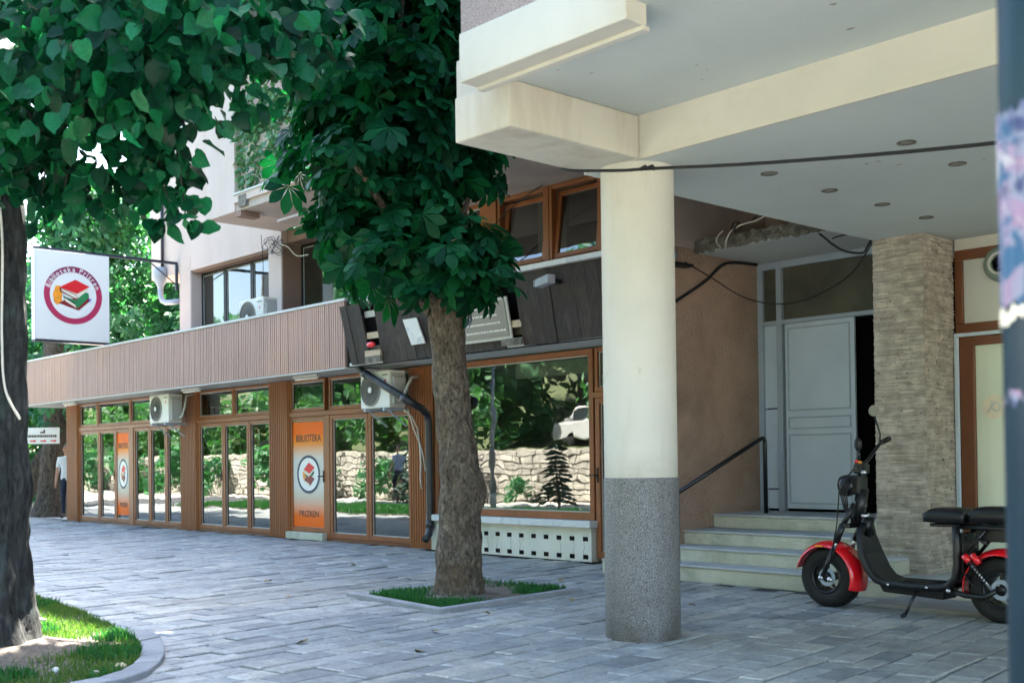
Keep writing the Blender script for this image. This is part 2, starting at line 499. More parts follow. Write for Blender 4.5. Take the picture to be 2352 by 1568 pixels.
def pavemat():
    m, n, l, p, out = newmat('paving_slate')
    r = rand_val(n, l)
    rr = n.new('ShaderNodeValToRGB'); e = rr.color_ramp.elements
    e[0].position = 0; e[0].color = (.25, .275, .28, 1); e[1].position = 1; e[1].color = (.62, .61, .54, 1)
    for q, c in ((.2, (.37, .40, .395)), (.55, (.49, .49, .45)), (.8, (.42, .45, .445))):
        k = e.new(q); k.color = (*c, 1)
    l.new(r, rr.inputs[0]); col = rr.outputs[0]
    v = pos(n, l)
    f = ramp(n, l, nz(n, l, 5, 8, .65, v, .8), .32, .7)
    col = mixc(n, l, f, mixc(n, l, .5, col, (.055, .065, .085)), col)
    f3 = ramp(n, l, nz(n, l, .45, 4, .5, v), .45, .7)
    col = mixc(n, l, f3, col, mixc(n, l, .3, col, (.34, .31, .27)))
    f2 = ramp(n, l, nz(n, l, 28, 6, .7, v, .5), .4, .62)
    col = mixc(n, l, f2, mixc(n, l, .28, col, (.03, .035, .05)), col)
    gr = ramp(n, l, nz(n, l, .9, 8, .7, v, .6), .50, .66)
    col = mixc(n, l, gr, col, mixc(n, l, .38, col, (.07, .075, .07)))
    gum = n.new('ShaderNodeTexVoronoi'); gum.inputs['Scale'].default_value = 3.2; l.new(v, gum.inputs['Vector'])
    col = mixc(n, l, ramp(n, l, gum.outputs['Distance'], .05, .075, (.6,)*3, (0,)*3), col, (.06, .06, .06))
    l.new(col, p.inputs['Base Color'])
    l.new(ramp(n, l, f, 0, 1, (.62,)*3, (.42,)*3), p.inputs['Roughness'])
    p.inputs['Specular IOR Level'].default_value = .45
    b1 = bumpn(n, l, nz(n, l, 9, 6, .62, v, 1.2), .55, .02)
    b2 = bumpn(n, l, nz(n, l, 60, 5, .7, v), .35, .004, b1)
    l.new(b2, p.inputs['Normal'])
    return m
M['pave'] = pavemat()

def postermat(z0, z1):
    """printed film: orange at both ends, white in the middle"""
    m, n, l, p, out = newmat('orange_poster_print')
    g = n.new('ShaderNodeNewGeometry'); sx = n.new('ShaderNodeSeparateXYZ'); l.new(g.outputs['Position'], sx.inputs[0])
    mr = n.new('ShaderNodeMapRange'); mr.inputs[1].default_value = z0; mr.inputs[2].default_value = z1; l.new(sx.outputs[2], mr.inputs[0])
    r = n.new('ShaderNodeValToRGB'); e = r.color_ramp.elements
    e[0].position = 0; e[0].color = (.83, .13, .01, 1); e[1].position = 1; e[1].color = (.80, .14, .008, 1)
    for q, c in ((.12, (.83, .15, .012)), (.30, (.62, .52, .40)), (.42, (.66, .64, .58)), (.66, (.62, .58, .50)), (.80, (.78, .25, .03)), (.90, (.85, .14, .006))):
        k = e.new(q); k.color = (*c, 1)
    l.new(mr.outputs[0], r.inputs[0]); l.new(r.outputs[0], p.inputs['Base Color']); p.inputs['Roughness'].default_value = .5; p.inputs['Specular IOR Level'].default_value = .15
    return m
M['poster'] = postermat(.16, 1.9)

def stickermat():
    m, n, l, p, out = newmat('torn_sticker_print')
    v = pos(n, l)
    a = nz(n, l, 7, 4, .6, v, 1.0); b = nz(n, l, 14, 4, .6, v, .8)
    r = n.new('ShaderNodeValToRGB'); e = r.color_ramp.elements
    e[0].position = .28; e[0].color = (.015, .04, .10, 1); e[1].position = .72; e[1].color = (.40, .36, .40, 1)
    for q, c in ((.40, (.05, .06, .15)), (.47, (.20, .22, .30)), (.55, (.24, .15, .25)), (.62, (.36, .35, .38))):
        k = e.new(q); k.color = (*c, 1)
    l.new(a, r.inputs[0])
    col = mixc(n, l, ramp(n, l, b, .55, .62), r.outputs[0], (.02, .08, .17))
    l.new(col, p.inputs['Base Color']); p.inputs['Roughness'].default_value = .4
    return m
M['sticker'] = stickermat()
# ------------------------------------------------------------------ ground and plaza
def pip(x, y, poly):
    c = False; j = len(poly)-1
    for i in range(len(poly)):
        xi, yi = poly[i]; xj, yj = poly[j]
        if (yi > y) != (yj > y) and x < (xj-xi)*(y-yi)/(yj-yi)+xi: c = not c
        j = i
    return c

g = MB().quad((-400,-400,-.06), (400,-400,-.06), (400,400,-.06), (-400,400,-.06)).build('ground', M['asphalt'])
tag(g, kind='structure')

PIT = [(-8.81,6.07), (-7.315,5.90), (-7.52,7.77), (-8.92,7.83)]
KERB_OUT = [(-8.05,3.74), (-7.64,3.64), (-7.28,3.49), (-6.96,3.34), (-6.70,3.18), (-6.46,2.99), (-6.30,2.77), (-6.24,2.5), (-6.30,2.2), (-6.5,1.95)]
KERB_IN = [(-8.04,3.56), (-7.56,3.44), (-7.24,3.31), (-6.95,3.165), (-6.75,3.03), (-6.57,2.86), (-6.45,2.68), (-6.41,2.5), (-6.46,2.3), (-6.6,2.1)]
BED = [(-32,4.7), (-20,4.5), (-15,4.3), (-11.4,4.03), (-10.7,3.95), (-9.5,3.84), (-8.6,3.70)] + KERB_OUT + [(-7.2,1.7), (-12,1.4), (-32,1.2)]
BED_IN = [(-32,4.7), (-20,4.5), (-15,4.3), (-11.4,4.03), (-10.7,3.95), (-9.5,3.84), (-8.6,3.68)] + KERB_IN + [(-7.2,1.75), (-12,1.4), (-32,1.2)]
PIT_IN = [(-8.70,6.16), (-7.42,6.02), (-7.62,7.68), (-8.80,7.73)]

plaza = MB().quad((-40,-1.5,-.022), (14,-1.5,-.022), (14,10.4,-.022), (-40,10.4,-.022)).build('plaza_pavement', M['joint'])
tag(plaza, kind='structure')

def stone_geo(hx, hy, c=.010, t=.035):
    """chamfered slab, top at z=0"""
    v = [(-hx,-hy,-t),(hx,-hy,-t),(hx,hy,-t),(-hx,hy,-t),(-hx,-hy,-c*.7),(hx,-hy,-c*.7),(hx,hy,-c*.7),(-hx,hy,-c*.7),
         (-hx+c,-hy+c,0),(hx-c,-hy+c,0),(hx-c,hy-c,0),(-hx+c,hy-c,0)]
    f = [(8,9,10,11)] + [(i,(i+1)%4,4+(i+1)%4,4+i) for i in range(4)] + [(4+i,4+(i+1)%4,8+(i+1)%4,8+i) for i in range(4)]
    return v, f

def paving():
    ang = math.radians(8.0)
    e1 = Vector((-math.sin(ang), math.cos(ang), 0)); e2 = Vector((math.cos(ang), math.sin(ang), 0))
    stones = []
    a = -36.0
    R = random.Random(3)
    while a < 6:
        wd = R.choice((.17, .20, .22, .24, .27))
        b = -3.0 - R.random()*.5
        while b < 15:
            ln = R.uniform(.22, .58)
            c = e2*(a+wd/2) + e1*(b+ln/2)
            if -34 < c.x < 3 and -1.2 < c.y < 10.02:
                hx, hy = wd/2-.005-R.random()*.004, ln/2-.005-R.random()*.004
                cs = [c+e2*sx*hx+e1*sy*hy for sx in (-1,1) for sy in (-1,1)]
                bad = all(pip(q.x, q.y, PIT) for q in cs+[c]) or all(pip(q.x, q.y, BED) for q in cs+[c]) or (c.x > -8.7 and c.y > 9.12)
                if not bad:
                    stones.append((c, hx, hy, ang+R.gauss(0,.006), R.gauss(0,.0035), R.gauss(0,.006), R.gauss(0,.005)))
            b += ln
        a += wd
    vis = []
    for i, s in enumerate(stones):
        d = in_view(s[0], .02)
        if d: vis.append((d/(s[1]*s[2])**.3, i))
    near = set(i for _, i in sorted(vis)[:300])
    v, f = stone_geo(.5, .5, .02)
    shared = {}
    mb = MB()
    for i, (c, hx, hy, rz, dz, tx, ty) in enumerate(stones):
        Mx = Matrix.Translation((c.x, c.y, dz)) @ Matrix.Rotation(rz, 4, 'Z') @ Matrix.Rotation(tx, 4, 'X') @ Matrix.Rotation(ty, 4, 'Y')
        if i in near:
            key = (round(hx, 2), round(hy, 1))
            if key not in shared:
                q = MB(); q.v, q.f = stone_geo(key[0], key[1]); q.m = [0]*len(q.f)
                shared[key] = q.mesh('paving_stone', M['pave'])
            inst('paving_stone', shared[key], plaza, Mx @ Matrix.Diagonal((hx/key[0], hy/max(key[1], .05), 1, 1)))
        else:
            vv, ff = stone_geo(hx, hy); n = len(mb.v)
            mb.v += [tuple(Mx @ Vector(p)) for p in vv]
            for q in ff: mb.face([n+k for k in q])
    o = mb.build('far_paving', M['pave'], plaza); tag(o, kind='stuff')
# half sizes are rounded so that alike stones share one mesh; a key of 0.0 would vanish
def _safe(x): return max(x, .1)
paving()

# street beyond the bed, seen in the window panes
st = MB().quad((-60,-2.9,-.03), (10,-2.9,-.03), (10,-1.5,-.03), (-60,-1.5,-.03)).build('street', M['asphalt']); tag(st, kind='structure')

# ------------------------------------------------------------------ library pavilion
FY = 10.11
lib = empty('library_pavilion', (-19.2, FY, 0))
tag(lib, 'low library pavilion with mauve slatted fascia and brown framed glass doors', 'building')

def framed(name, parent, x0, x1, z0, z1, Y, w=.055, d=.07, gm=None, fm=None, mid=None, glaze=True):
    fm = fm or M['frame']
    mb = MB()
    mb.box(x0, x0+w, Y, Y+d, z0, z1); mb.box(x1-w, x1, Y, Y+d, z0, z1)
    mb.box(x0+w, x1-w, Y+.002, Y+d, z1-w, z1); mb.box(x0+w, x1-w, Y+.002, Y+d, z0, z0+w*1.25)
    o = mb.build(name, fm, parent, bev=.006)
    if glaze:
        g_ = MB().quad((x0+w,Y+d*.55,z0+w*1.25), (x1-w,Y+d*.55,z0+w*1.25), (x1-w,Y+d*.55,z1-w), (x0+w,Y+d*.55,z1-w)).build('pane', gm or M['glass'], o)
        gk = .012
        mb = MB()
        for a, b, c, e in ((x0+w, x0+w+gk, z0+w*1.25, z1-w), (x1-w-gk, x1-w, z0+w*1.25, z1-w)): mb.box(a, b, Y+d*.42, Y+d*.54, c, e)
        mb.box(x0+w+gk, x1-w-gk, Y+d*.42, Y+d*.54, z0+w*1.25, z0+w*1.25+gk); mb.box(x0+w+gk, x1-w-gk, Y+d*.42, Y+d*.54, z1-w-gk, z1-w)
        mb.build('gasket', M['trim'], o)
    return o

def pilaster(parent, x0, x1, z1=2.59, Y=FY, ribs=True):
    mb = MB().box(x0, x1, Y-.03, Y+.25, 0, z1)
    n = max(4, int((x1-x0)/.055)); p = (x1-x0)/n
    for i in range(n):
        a = x0+p*i+p*.2
        mb.prism([(a, Y-.029, .02), (a+p*.12, Y-.046, .02), (a+p*.5, Y-.046, .02), (a+p*.62, Y-.029, .02)], (0, 0, z1-.03))
    for i in range(4):
        b = Y-.02+i*.065
        mb.prism([(x1-.001, b, .02), (x1+.016, b+.008, .02), (x1+.016, b+.032, .02), (x1-.001, b+.04, .02)], (0, 0, z1-.03))
    return mb.build('pilaster', M['rib'], parent)
for a, b in ((-25.82,-25.22), (-20.28,-19.65), (-17.04,-16.45), (-13.16,-12.66)): pilaster(lib, a, b)

def handle(o, x, z, Y):
    MB().box(x-.012, x+.012, Y-.012, Y, z-.09, z+.09).cyl((x, Y-.012, z), (x, Y-.05, z), .008, 8).box(x-.09, x+.01, Y-.062, Y-.045, z-.009, z+.009).build('handle', M['dark_plastic'], o)

def poster(o, x0, x1, z0, z1, Y):
    """orange film on a door pane, with lettering and the round book emblem"""
    p = MB().box(x0, x1, Y, Y+.004, z0, z1).build('poster', M['poster'], o)
    cx = (x0+x1)/2; W = x1-x0
    def put(txt, z, wd, hgt):
        me = text_mesh(txt, 1.0)
        xs = [v.co.x for v in me.vertices]; ys = [v.co.y for v in me.vertices]
        sx = wd/(max(xs)-min(xs)); sy = hgt/(max(ys)-min(ys))
        Mx = Matrix.Translation((cx, Y-.002, z)) @ Matrix.Rotation(math.pi/2, 4, 'X') @ Matrix.Diagonal((sx, sy, .3, 1)) @ Matrix.Translation((-(max(xs)+min(xs))/2, -(max(ys)+min(ys))/2, 0))
        return join_meshes('l', [(me, Mx)], None)
    q = put('BIBLIOTEKA', z0+(z1-z0)*.845, W*.80, .115); q2 = put('PRIZREN', z0+(z1-z0)*.125, W*.62, .095)
    return p, (q, q2), cx

def emblem(o, cx, cz, rx, rz, Y, k=.004, ringm='print_navy'):
    """ring with stacked books, drawn flat on a pane facing -Y"""
    def ann(r0, r1, y, m, nm):
        mb = MB(); N = 48
        for i in range(N):
            a, b = 2*math.pi*i/N, 2*math.pi*(i+1)/N
            P = lambda t, r: (cx+rx*r*math.cos(t), y, cz+rz*r*math.sin(t))
            if r0 > 0: mb.quad(P(b,r0), P(a,r0), P(a,r1), P(b,r1))
            else: mb.poly([(cx,y,cz), P(a,r1), P(b,r1)])
        return mb.build(nm, M[m], o)
    ann(0, .86, Y-k, 'print_white', 'emblem_disc'); ann(.86, 1.0, Y-k*1.5, ringm, 'emblem_ring')
    mb = MB()
    def pl(m, pts):
        mb.cur = m; mb.poly([(cx+rx*x, Y-k*2-m*.0004, cz+rz*z) for x, z in pts])
    pl(3, [(-.50,.10),(-.30,.25),(-.25,-.22),(-.45,-.25)])
    pl(2, [(-.45,-.36),(.12,-.62),(.52,-.22),(.0,.0)])
    pl(4, [(-.45,-.36),(-.42,-.28),(.10,-.5),(.12,-.62)])
    pl(1, [(-.40,-.02),(.08,-.28),(.5,.06),(.46,.20),(.06,-.14),(-.40,.08)])
    pl(4, [(-.38,.10),(.08,-.14),(.08,-.02),(-.40,.22)])
    pl(0, [(-.40,.26),(.05,.62),(.55,.36),(.10,.02)])
    mb.build('emblem_books', [M['print_red'], M['print_dkgreen'], M['print_darkred'], M['print_orange'], M['print_cream']], o)

def leaf_door(x0, x1, ht=1.98, hx=None, z0=.05):
    o = framed('door', lib, x0, x1, z0, ht, FY, .06, .07)
    if hx: handle(o, hx, 1.02, FY)
    return o
# first bay
framed('window', lib, -25.20, -24.15, .05, 1.98, FY, .06)
leaf_door(-24.13, -23.31, hx=-23.36)
ob = leaf_door(-23.30, -22.60)
MB().box(-22.60, -22.42, FY-.01, FY+.08, 0, 2.0).build('post', M['frame'], lib, bev=.006)
leaf_door(-22.41, -21.69); leaf_door(-21.68, -20.97); leaf_door(-20.96, -20.29)
for a, b in ((-25.20,-24.21), (-24.19,-22.58), (-22.56,-21.41), (-21.39,-20.29)): framed('transom', lib, a, b, 2.07, 2.585, FY, .04)
# second bay
for a, b, h in ((-19.63,-18.70,-18.76), (-18.69,-17.80,None), (-17.79,-17.05,None)): leaf_door(a, b, hx=h)
for a, b in ((-19.63,-18.33), (-18.31,-17.05)): framed('transom', lib, a, b, 2.07, 2.585, FY, .04)
# third bay
oc = leaf_door(-16.43, -15.39, hx=-15.44, z0=.12)
MB().box(-16.44, -15.36, FY-.10, FY+.1, 0, .115).build('threshold', M['concrete'], lib, bev=.01)
MB().box(-15.385, -15.27, FY-.005, FY+.08, .02, 2.0).build('post', M['frame'], lib, bev=.006)
framed('window', lib, -15.26, -14.23, .05, 1.98, FY, .065); framed('window', lib, -14.22, -13.17, .05, 1.98, FY, .065)
for a, b in ((-16.43,-15.40), (-15.28,-14.23), (-14.22,-13.17)): framed('transom', lib, a, b, 2.07, 2.585, FY, .04)
for a, b in ((-25.22,-20.28), (-19.65,-17.04), (-16.45,-13.16)):
    box('transom_bar', M['frame'], lib, a, b, FY-.012, FY+.08, 1.985, 2.066, .006)
    box('bottom_rail', M['frame_dark'], lib, a, b, FY-.006, FY+.08, 0, .048)
for o, x0, x1 in ((oc, -16.37, -15.45), (ob, -23.24, -22.66)):
    p, q, cx = poster(o, x0, x1, .20, 1.90, FY+.02)
    for q_ in q: q_.build('lettering', M['print_dark'], o)
    emblem(o, cx, 1.05, (x1-x0)*.37, .31, FY+.02)

# fascia: backing, 240 slats, trims, soffit, roof
FX0, FX1 = -27.25, -13.70
box('fascia_backing', M['slat_back'], lib, FX0, FX1, 9.372, 9.45, 2.60, 3.55)
sl = MB().prism([(-.023, 0, 2.605), (-.019, -.024, 2.605), (.019, -.024, 2.605), (.023, 0, 2.605)], (0, 0, .94)).mesh('fascia_slat', M['slat'])
n = 240
for i in range(n):
    inst('fascia_slat', sl, lib, Matrix.Translation((FX0+.03+(FX1-FX0-.06)*i/(n-1), 9.372+random.gauss(0,.0015), 0)))
box('fascia_trim', M['trim'], lib, FX0-.02, FX1+.02, 9.335, 9.47, 3.552, 3.592, .005)
box('fascia_trim', M['trim'], lib, FX0-.02, FX1+.02, 9.338, 9.46, 2.578, 2.598, .004)
box('fascia_end', M['wood'], lib, FX1+.002, FX1+.03, 9.375, 9.95, 2.6, 3.55)
box('soffit', M['trim'], lib, FX0, -13.70, 9.462, FY+.1, 2.60, 2.66)
box('soffit_side', M['trim'], lib, FX0, -25.84, FY+.102, 15, 2.60, 2.66)
box('fascia_side', M['slat'], lib, FX0-.02, FX0+.04, 9.46, 15, 2.598, 3.55)
box('roof', M['taupe'], lib, FX0+.05, FX1, 9.46, 15.5, 3.30, 3.40)
box('side_wall', M['rib'], lib, -25.815, -25.6, FY+.26, 15, 0, 2.6)
box('interior_wall', M['interior'], lib, -25.55, -12.75, 14.8, 15, 0, 2.66)
box('interior_wall', M['interior'], lib, -12.78, -12.68, 10.4, 14.8, 0, 2.66)
box('interior_floor', M['interior_floor'], lib, -25.6, -12.75, FY+.09, 14.8, -.02, .03)
box('interior_ceiling', M['trim'], lib, -25.6, -12.75, FY+.1, 14.8, 2.62, 2.68)
for x in (-23.5, -18.4, -15.2):
    box('bookcase', M['frame_dark'], lib, x-.9, x+.9, 14.2, 14.75, .03, 2.1)
    for z in (.5, .95, 1.4, 1.85): box('bookcase_shelf', M['timber'], lib, x-.85, x+.85, 14.12, 14.22, z, z+.05)

# fluorescent lamps below the library soffit (switched off)
def soffit_lamp(x, lab):
    t = empty('soffit_lamp', (x, 9.72, 2.6)); tag(t, lab, 'lamp', 'tube lamps below the library soffit')
    MB().box(x-.34, x+.34, 9.68, 9.76, 2.565, 2.60).build('housing', M['trim'], t, bev=.005)
    MB().cyl((x-.32, 9.72, 2.545), (x+.32, 9.72, 2.545), .016, 10).build('tube', M['print_white'], t, smooth=True)
soffit_lamp(-19.1, 'white tube lamp under soffit just right of the first air conditioner')
soffit_lamp(-15.3, 'white tube lamp under soffit above the large orange poster door')
soffit_lamp(-24.7, 'white tube lamp under soffit near the far left corner of the library')

# ------------------------------------------------------------------ apartment block behind the pavilion
YW = 11.6
apt = empty('apartment_block', (-18, 13, 0))
tag(apt, 'cream plastered apartment block rising behind the library roof', 'building')
def wall(x0, x1, y0, y1, z0, z1, m='cream', nm='wall', bev=0): return box(nm, M[m], apt, x0, x1, y0, y1, z0, z1, bev)
wall(-23.33, -22.82, YW, YW+.3, 3.3, 5.42)
wall(-22.82, -19.53, YW, YW+.3, 5.40, 5.70)
wall(-19.53, -19.06, YW-.03, YW+.45, 3.3, 5.70, nm='pier')
wall(-23.33, -22.80, YW+.3, YW+8, 3.3, 5.42, nm='flank_wall')
wall(-24.70, -13.3, YW, YW+8, 5.70, 11.8)
wall(-13.298, -12.2, YW, YW+8, 7.41, 11.8)  # unseen extension, added to keep direct sun off the plaza
wall(-24.70, -23.34, YW, YW+8, 5.42, 5.698)
wall(-23.34, -22.83, YW, YW+8, 5.422, 5.698)
wall(-19.06, -13.3, YW+.10, YW+.5, 5.45, 5.70, 'reveal', 'lintel')
wall(-19.10, -19.055, YW+.002, YW+.42, 3.3, 5.44, 'reveal', 'reveal')
wall(-22.82, -19.54, YW+.05, YW+.31, 5.352, 5.398, 'reveal', 'reveal')
wall(-22.82, -22.80, YW+.02, YW+.31, 3.3, 5.35, 'cream', 'reveal')
wall(-19.06, -18.04, 10.02, YW-.001, 5.66, 11.8, 'cream', 'bay_wall')
wall(-18.04, -13.35, 10.05, YW-.001, 5.66, 5.80, 'taupe', 'balcony_slab')
wall(-18.035, -13.35, 10.0, 10.12, 5.80, 5.93, 'cream', 'balcony_edge')
wall(-18.035, -13.35, 9.975, 10.14, 5.932, 5.965, 'trim', 'balcony_edge')
wall(-17.86, -17.60, 9.99, 10.06, 5.70, 5.90, 'broken', 'spalled_patch')
wall(-18.04, -17.84, 10.03, 10.40, 5.56, 5.659, 'reveal', 'bracket')
wall(-18.03, -13.4, 10.15, 10.22, 5.966, 6.9, 'cream', 'parapet')
for x0, x1 in ((-22.79,-21.77), (-21.76,-20.66), (-20.65,-19.54)):
    framed('window', apt, x0, x1, 3.45, 5.345, YW+.24, .05, .06, M['glass_up'], M['dark_plastic'])
for x0, x1 in ((-19.05,-17.0), (-16.99,-15.0), (-14.99,-13.3)):
    framed('window', apt, x0, x1, 3.45, 5.44, YW+.40, .05, .06, M['glass_up'], M['dark_plastic'])
wall(-22.8, -13.3, 13.6, 13.8, 3.3, 5.6, 'interior', 'interior_wall')
wall(-22.8, -13.3, YW+.5, 13.6, 3.3, 3.42, 'interior_floor', 'interior_floor')
wall(-22.8, -13.3, YW+.51, 13.6, 5.60, 5.69, 'trim', 'interior_ceiling')
wall(-22.6, -21.9, YW+.42, YW+.45, 3.5, 5.3, 'sign_white', 'curtain')
for z in (8.6, 11.2):
    for x in (-23.6, -21.2, -16.8, -14.6):
        framed('window', apt, x-.6, x+.6, z-1.5, z, YW-.02, .06, .06, M['dirty_glass'], M['trim'])
wall(-25.0, -13.2, YW-.3, YW+8.3, 11.81, 12.0, 'trim', 'roof')

# ------------------------------------------------------------------ corner building on the right
cb = empty('corner_building', (-6, 9, 0))
tag(cb, 'white concrete building with round column, wood cladding and a recessed grey entrance', 'building')
def cw(nm, m, *a, bev=0): return box(nm, M[m], cb, *a, bev)
CZ, UZ = 3.27, 3.56
# round column: terrazzo dado below, painted shaft above
def dirtymat(name, c, dirt, z0, z1, amt, fine, rough):
    m, n, l, p, out = newmat(name)
    v = pos(n, l); vs_ = pos(n, l, (5, 5, .5))
    col = mixc(n, l, ramp(n, l, nz(n, l, 1.6, 6, .6, v), .3, .7), tuple(x*.93 for x in c), tuple(x*1.06 for x in c))
    f2 = ramp(n, l, nz(n, l, 170, 3, .6, v), .35, .65)
    col = mixc(n, l, f2, mixc(n, l, fine, col, (0,0,0)), mixc(n, l, fine*.5, col, (1,1,1)))
    st = ramp(n, l, nz(n, l, 1.2, 7, .65, vs_, .3), .52, .70, (0,0,0), (amt,)*3)
    col = mixc(n, l, st, col, dirt)
    sx = n.new('ShaderNodeSeparateXYZ'); l.new(v, sx.inputs[0])
    mr = n.new('ShaderNodeMapRange'); mr.inputs[1].default_value = z1; mr.inputs[2].default_value = z0; l.new(sx.outputs[2], mr.inputs[0])
    sp = ramp(n, l, nz(n, l, 5, 8, .7, v, .5), .3, .75)
    mu = n.new('ShaderNodeMath'); mu.operation = 'MULTIPLY'; l.new(mr.outputs[0], mu.inputs[0]); l.new(sp, mu.inputs[1])
    col = mixc(n, l, mu.outputs[0], col, dirt)
    sc = n.new('ShaderNodeTexVoronoi'); sc.inputs['Scale'].default_value = 2.1; l.new(pos(n, l, (2, 2, 1)), sc.inputs['Vector'])
    col = mixc(n, l, ramp(n, l, sc.outputs['Distance'], .03, .07, (.5,)*3, (0,)*3), col, dirt)
    l.new(col, p.inputs['Base Color']); p.inputs['Roughness'].default_value = rough
    l.new(bumpn(n, l, nz(n, l, 90, 5, .6, v), .4, .004), p.inputs['Normal'])
    return m
M['terrazzo'] = dirtymat('grey_terrazzo', (.036, .039, .037), (.036, .030, .019), 0, .45, .35, .55, .6)
M['shaft'] = dirtymat('column_paint', (.60, .58, .51), (.42, .39, .31), 1.13, 1.3, .30, .04, .75)
dado = MB().lathe([(0, 0), (.262, 0), (.262, 1.128), (.256, 1.134), (0, 1.134)], (-5.30, 6.09, -.02), (0, 0, 1), 64).build('column_base', M['terrazzo'], cb, autosm=40)
MB().lathe([(.2555, 1.1), (.2555, 3.29)], (-5.30, 6.09, 0), (0, 0, 1), 64).build('column_shaft', M['shaft'], cb, smooth=True)
cw('beam', 'white_streak', -5.60, -5.08, 4.68, 5.868, CZ, UZ, bev=.012)
cw('beam', 'white', -5.078, 6, 5.87, 5.90, CZ-.002, UZ)
cw('beam', 'white', -5.602, -5.08, 5.87, 5.90, CZ-.002, UZ)
cw('lower_ceiling', 'soffit', -5.62, 6, 5.902, 14, CZ, UZ-.001)
cw('ceiling_edge', 'white', -5.635, -5.622, 5.91, 9.78, CZ+.001, UZ)
cw('upper_soffit', 'soffit', -5.2, 6, 4.466, 14, UZ, 3.8)
cw('upper_soffit', 'soffit', -3.80, 6, 3.3, 4.464, UZ, 3.8)
cw('parapet_band', 'white', -5.10, -3.80, 4.30, 4.462, 3.45, 3.738, bev=.008)
cw('drip_edge', 'white', -5.08, -3.795, 4.425, 4.475, 3.425, 3.449, bev=.004)
cw('upper_wall', 'rough', -5.09, -3.81, 4.31, 4.46, 3.74, 5.6)
cw('upper_wall', 'rough', -5.19, 6, 4.47, 14, 3.80, 5.6)
cw('slab_edge', 'white', -5.6, -5.202, 4.70, 14, UZ+.001, 3.8)
cw('back_wall', 'taupe', -8.3, -5.2, 11.51, 11.8, 3.3, 4.438)
# upper storey over the shop: projecting block, soffit, windows
cw('projecting_wall', 'rough', -9.9, -5.64, 7.98, 14, 4.475, 12.4)
cw('projecting_soffit', 'taupe', -13.28, -5.64, 8.0, 14, 4.44, 4.473)
WYY = 9.35
def tilt_window(x0, x1, z0, z1, tilt):
    """fixed frame with an inward-tilted sash"""
    o = framed('window', cb, x0, x1, z0, z1, WYY, .05, .09, glaze=False)
    mb = MB(); w_ = .055; a, b, c, d = x0+.05, x1-.05, z0+.07, z1-.06
    R_ = Matrix.Translation((0, WYY+.03, c)) @ Matrix.Rotation(-tilt, 4, 'X') @ Matrix.Translation((0, -WYY-.03, -c))
    mb.box(a, a+w_, WYY+.02, WYY+.07, c, d).box(b-w_, b, WYY+.02, WYY+.07, c, d).box(a+w_, b-w_, WYY+.021, WYY+.069, d-w_, d).box(a+w_, b-w_, WYY+.021, WYY+.069, c, c+w_)
    mb.v = [tuple(R_ @ Vector(p)) for p in mb.v]
    s_ = mb.build('sash', M['frame'], o, bev=.005)
    q = MB().quad((a+w_,WYY+.045,c+w_), (b-w_,WYY+.045,c+w_), (b-w_,WYY+.045,d-w_), (a+w_,WYY+.045,d-w_))
    q.v = [tuple(R_ @ Vector(p)) for p in q.v]
    q.build('pane', M['glass_up'], s_)
tilt_window(-10.40, -9.55, 3.51, 4.435, .12); tilt_window(-9.50, -8.68, 3.51, 4.435, .12)
framed('window', cb, -12.8, -11.75, 3.51, 4.435, WYY, .05, .09, M['glass_up']); framed('window', cb, -11.74, -10.68, 3.51, 4.435, WYY, .05, .09, M['glass_up'])
cw('post', 'frame', -9.548, -9.502, WYY-.005, WYY+.09, 3.51, 4.438)
cw('post', 'rib', -10.675, -10.405, WYY-.02, WYY+.09, 3.51, 4.438)
cw('post', 'frame', -8.675, -8.40, WYY-.01, WYY+.09, 3.51, 4.438)
cw('corner_wall', 'taupe', -8.398, -8.01, 9.22, 9.6, 2.62, 4.438)
cw('upper_shade_wall', 'rough', -13.3, -9.902, 9.46, 14, 4.475, 7.4)  # unseen mass, extended and sized to shade the plaza but not the crown
cw('sill', 'sill', -13.25, -8.02, 9.13, 9.44, 3.445, 3.505, bev=.006)
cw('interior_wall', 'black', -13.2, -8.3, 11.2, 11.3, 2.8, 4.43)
cw('interior_floor', 'interior_floor', -13.2, -8.05, 9.4, 11.3, 2.75, 2.86)
cw('curtain', 'interior', -10.1, -9.6, 9.75, 9.8, 3.4, 4.38); cw('curtain', 'taupe', -9.0, -8.6, 9.8, 9.85, 3.4, 4.38)
# leaning plank cladding in three runs
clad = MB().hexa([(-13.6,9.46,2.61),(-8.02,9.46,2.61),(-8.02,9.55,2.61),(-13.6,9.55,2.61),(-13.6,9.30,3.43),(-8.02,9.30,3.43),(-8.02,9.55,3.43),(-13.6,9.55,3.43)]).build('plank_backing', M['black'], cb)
def planks(x0, x1, n, drop=0, lean=.0):
    wd = (x1-x0)/n
    for i in range(n):
        a = x0+wd*i+.002; b = x0+wd*(i+1)-.002
        dy = random.uniform(-.005, .005); dz = random.uniform(-.006, .004)+drop
        sh = lean+random.uniform(-.003, .003)
        MB().hexa([(a+sh,9.355+dy,2.60+dz),(b+sh,9.355+dy,2.60+dz),(b+sh,9.383+dy,2.60+dz),(a+sh,9.383+dy,2.60+dz),
                   (a,9.19+dy,3.44),(b,9.19+dy,3.44),(b,9.218+dy,3.44),(a,9.218+dy,3.44)]).build('plank', M['wood'], cb)
planks(-13.60, -13.12, 3, .02, .06); planks(-12.80, -10.28, 13, 0); planks(-9.96, -8.03, 10, .005)
for x0, x1, z, m in ((-13.12,-12.80,2.95,'timber'), (-13.12,-12.80,2.70,'timber'), (-10.28,-9.96,2.83,'timber'), (-13.12,-12.8,3.25,'trim'), (-10.28,-9.96,2.62,'broken'), (-13.12,-12.8,2.62,'broken')):
    MB().box(x0-.02, x1+.02, 9.30, 9.345, z, z+.085).build('batten', M[m], cb)
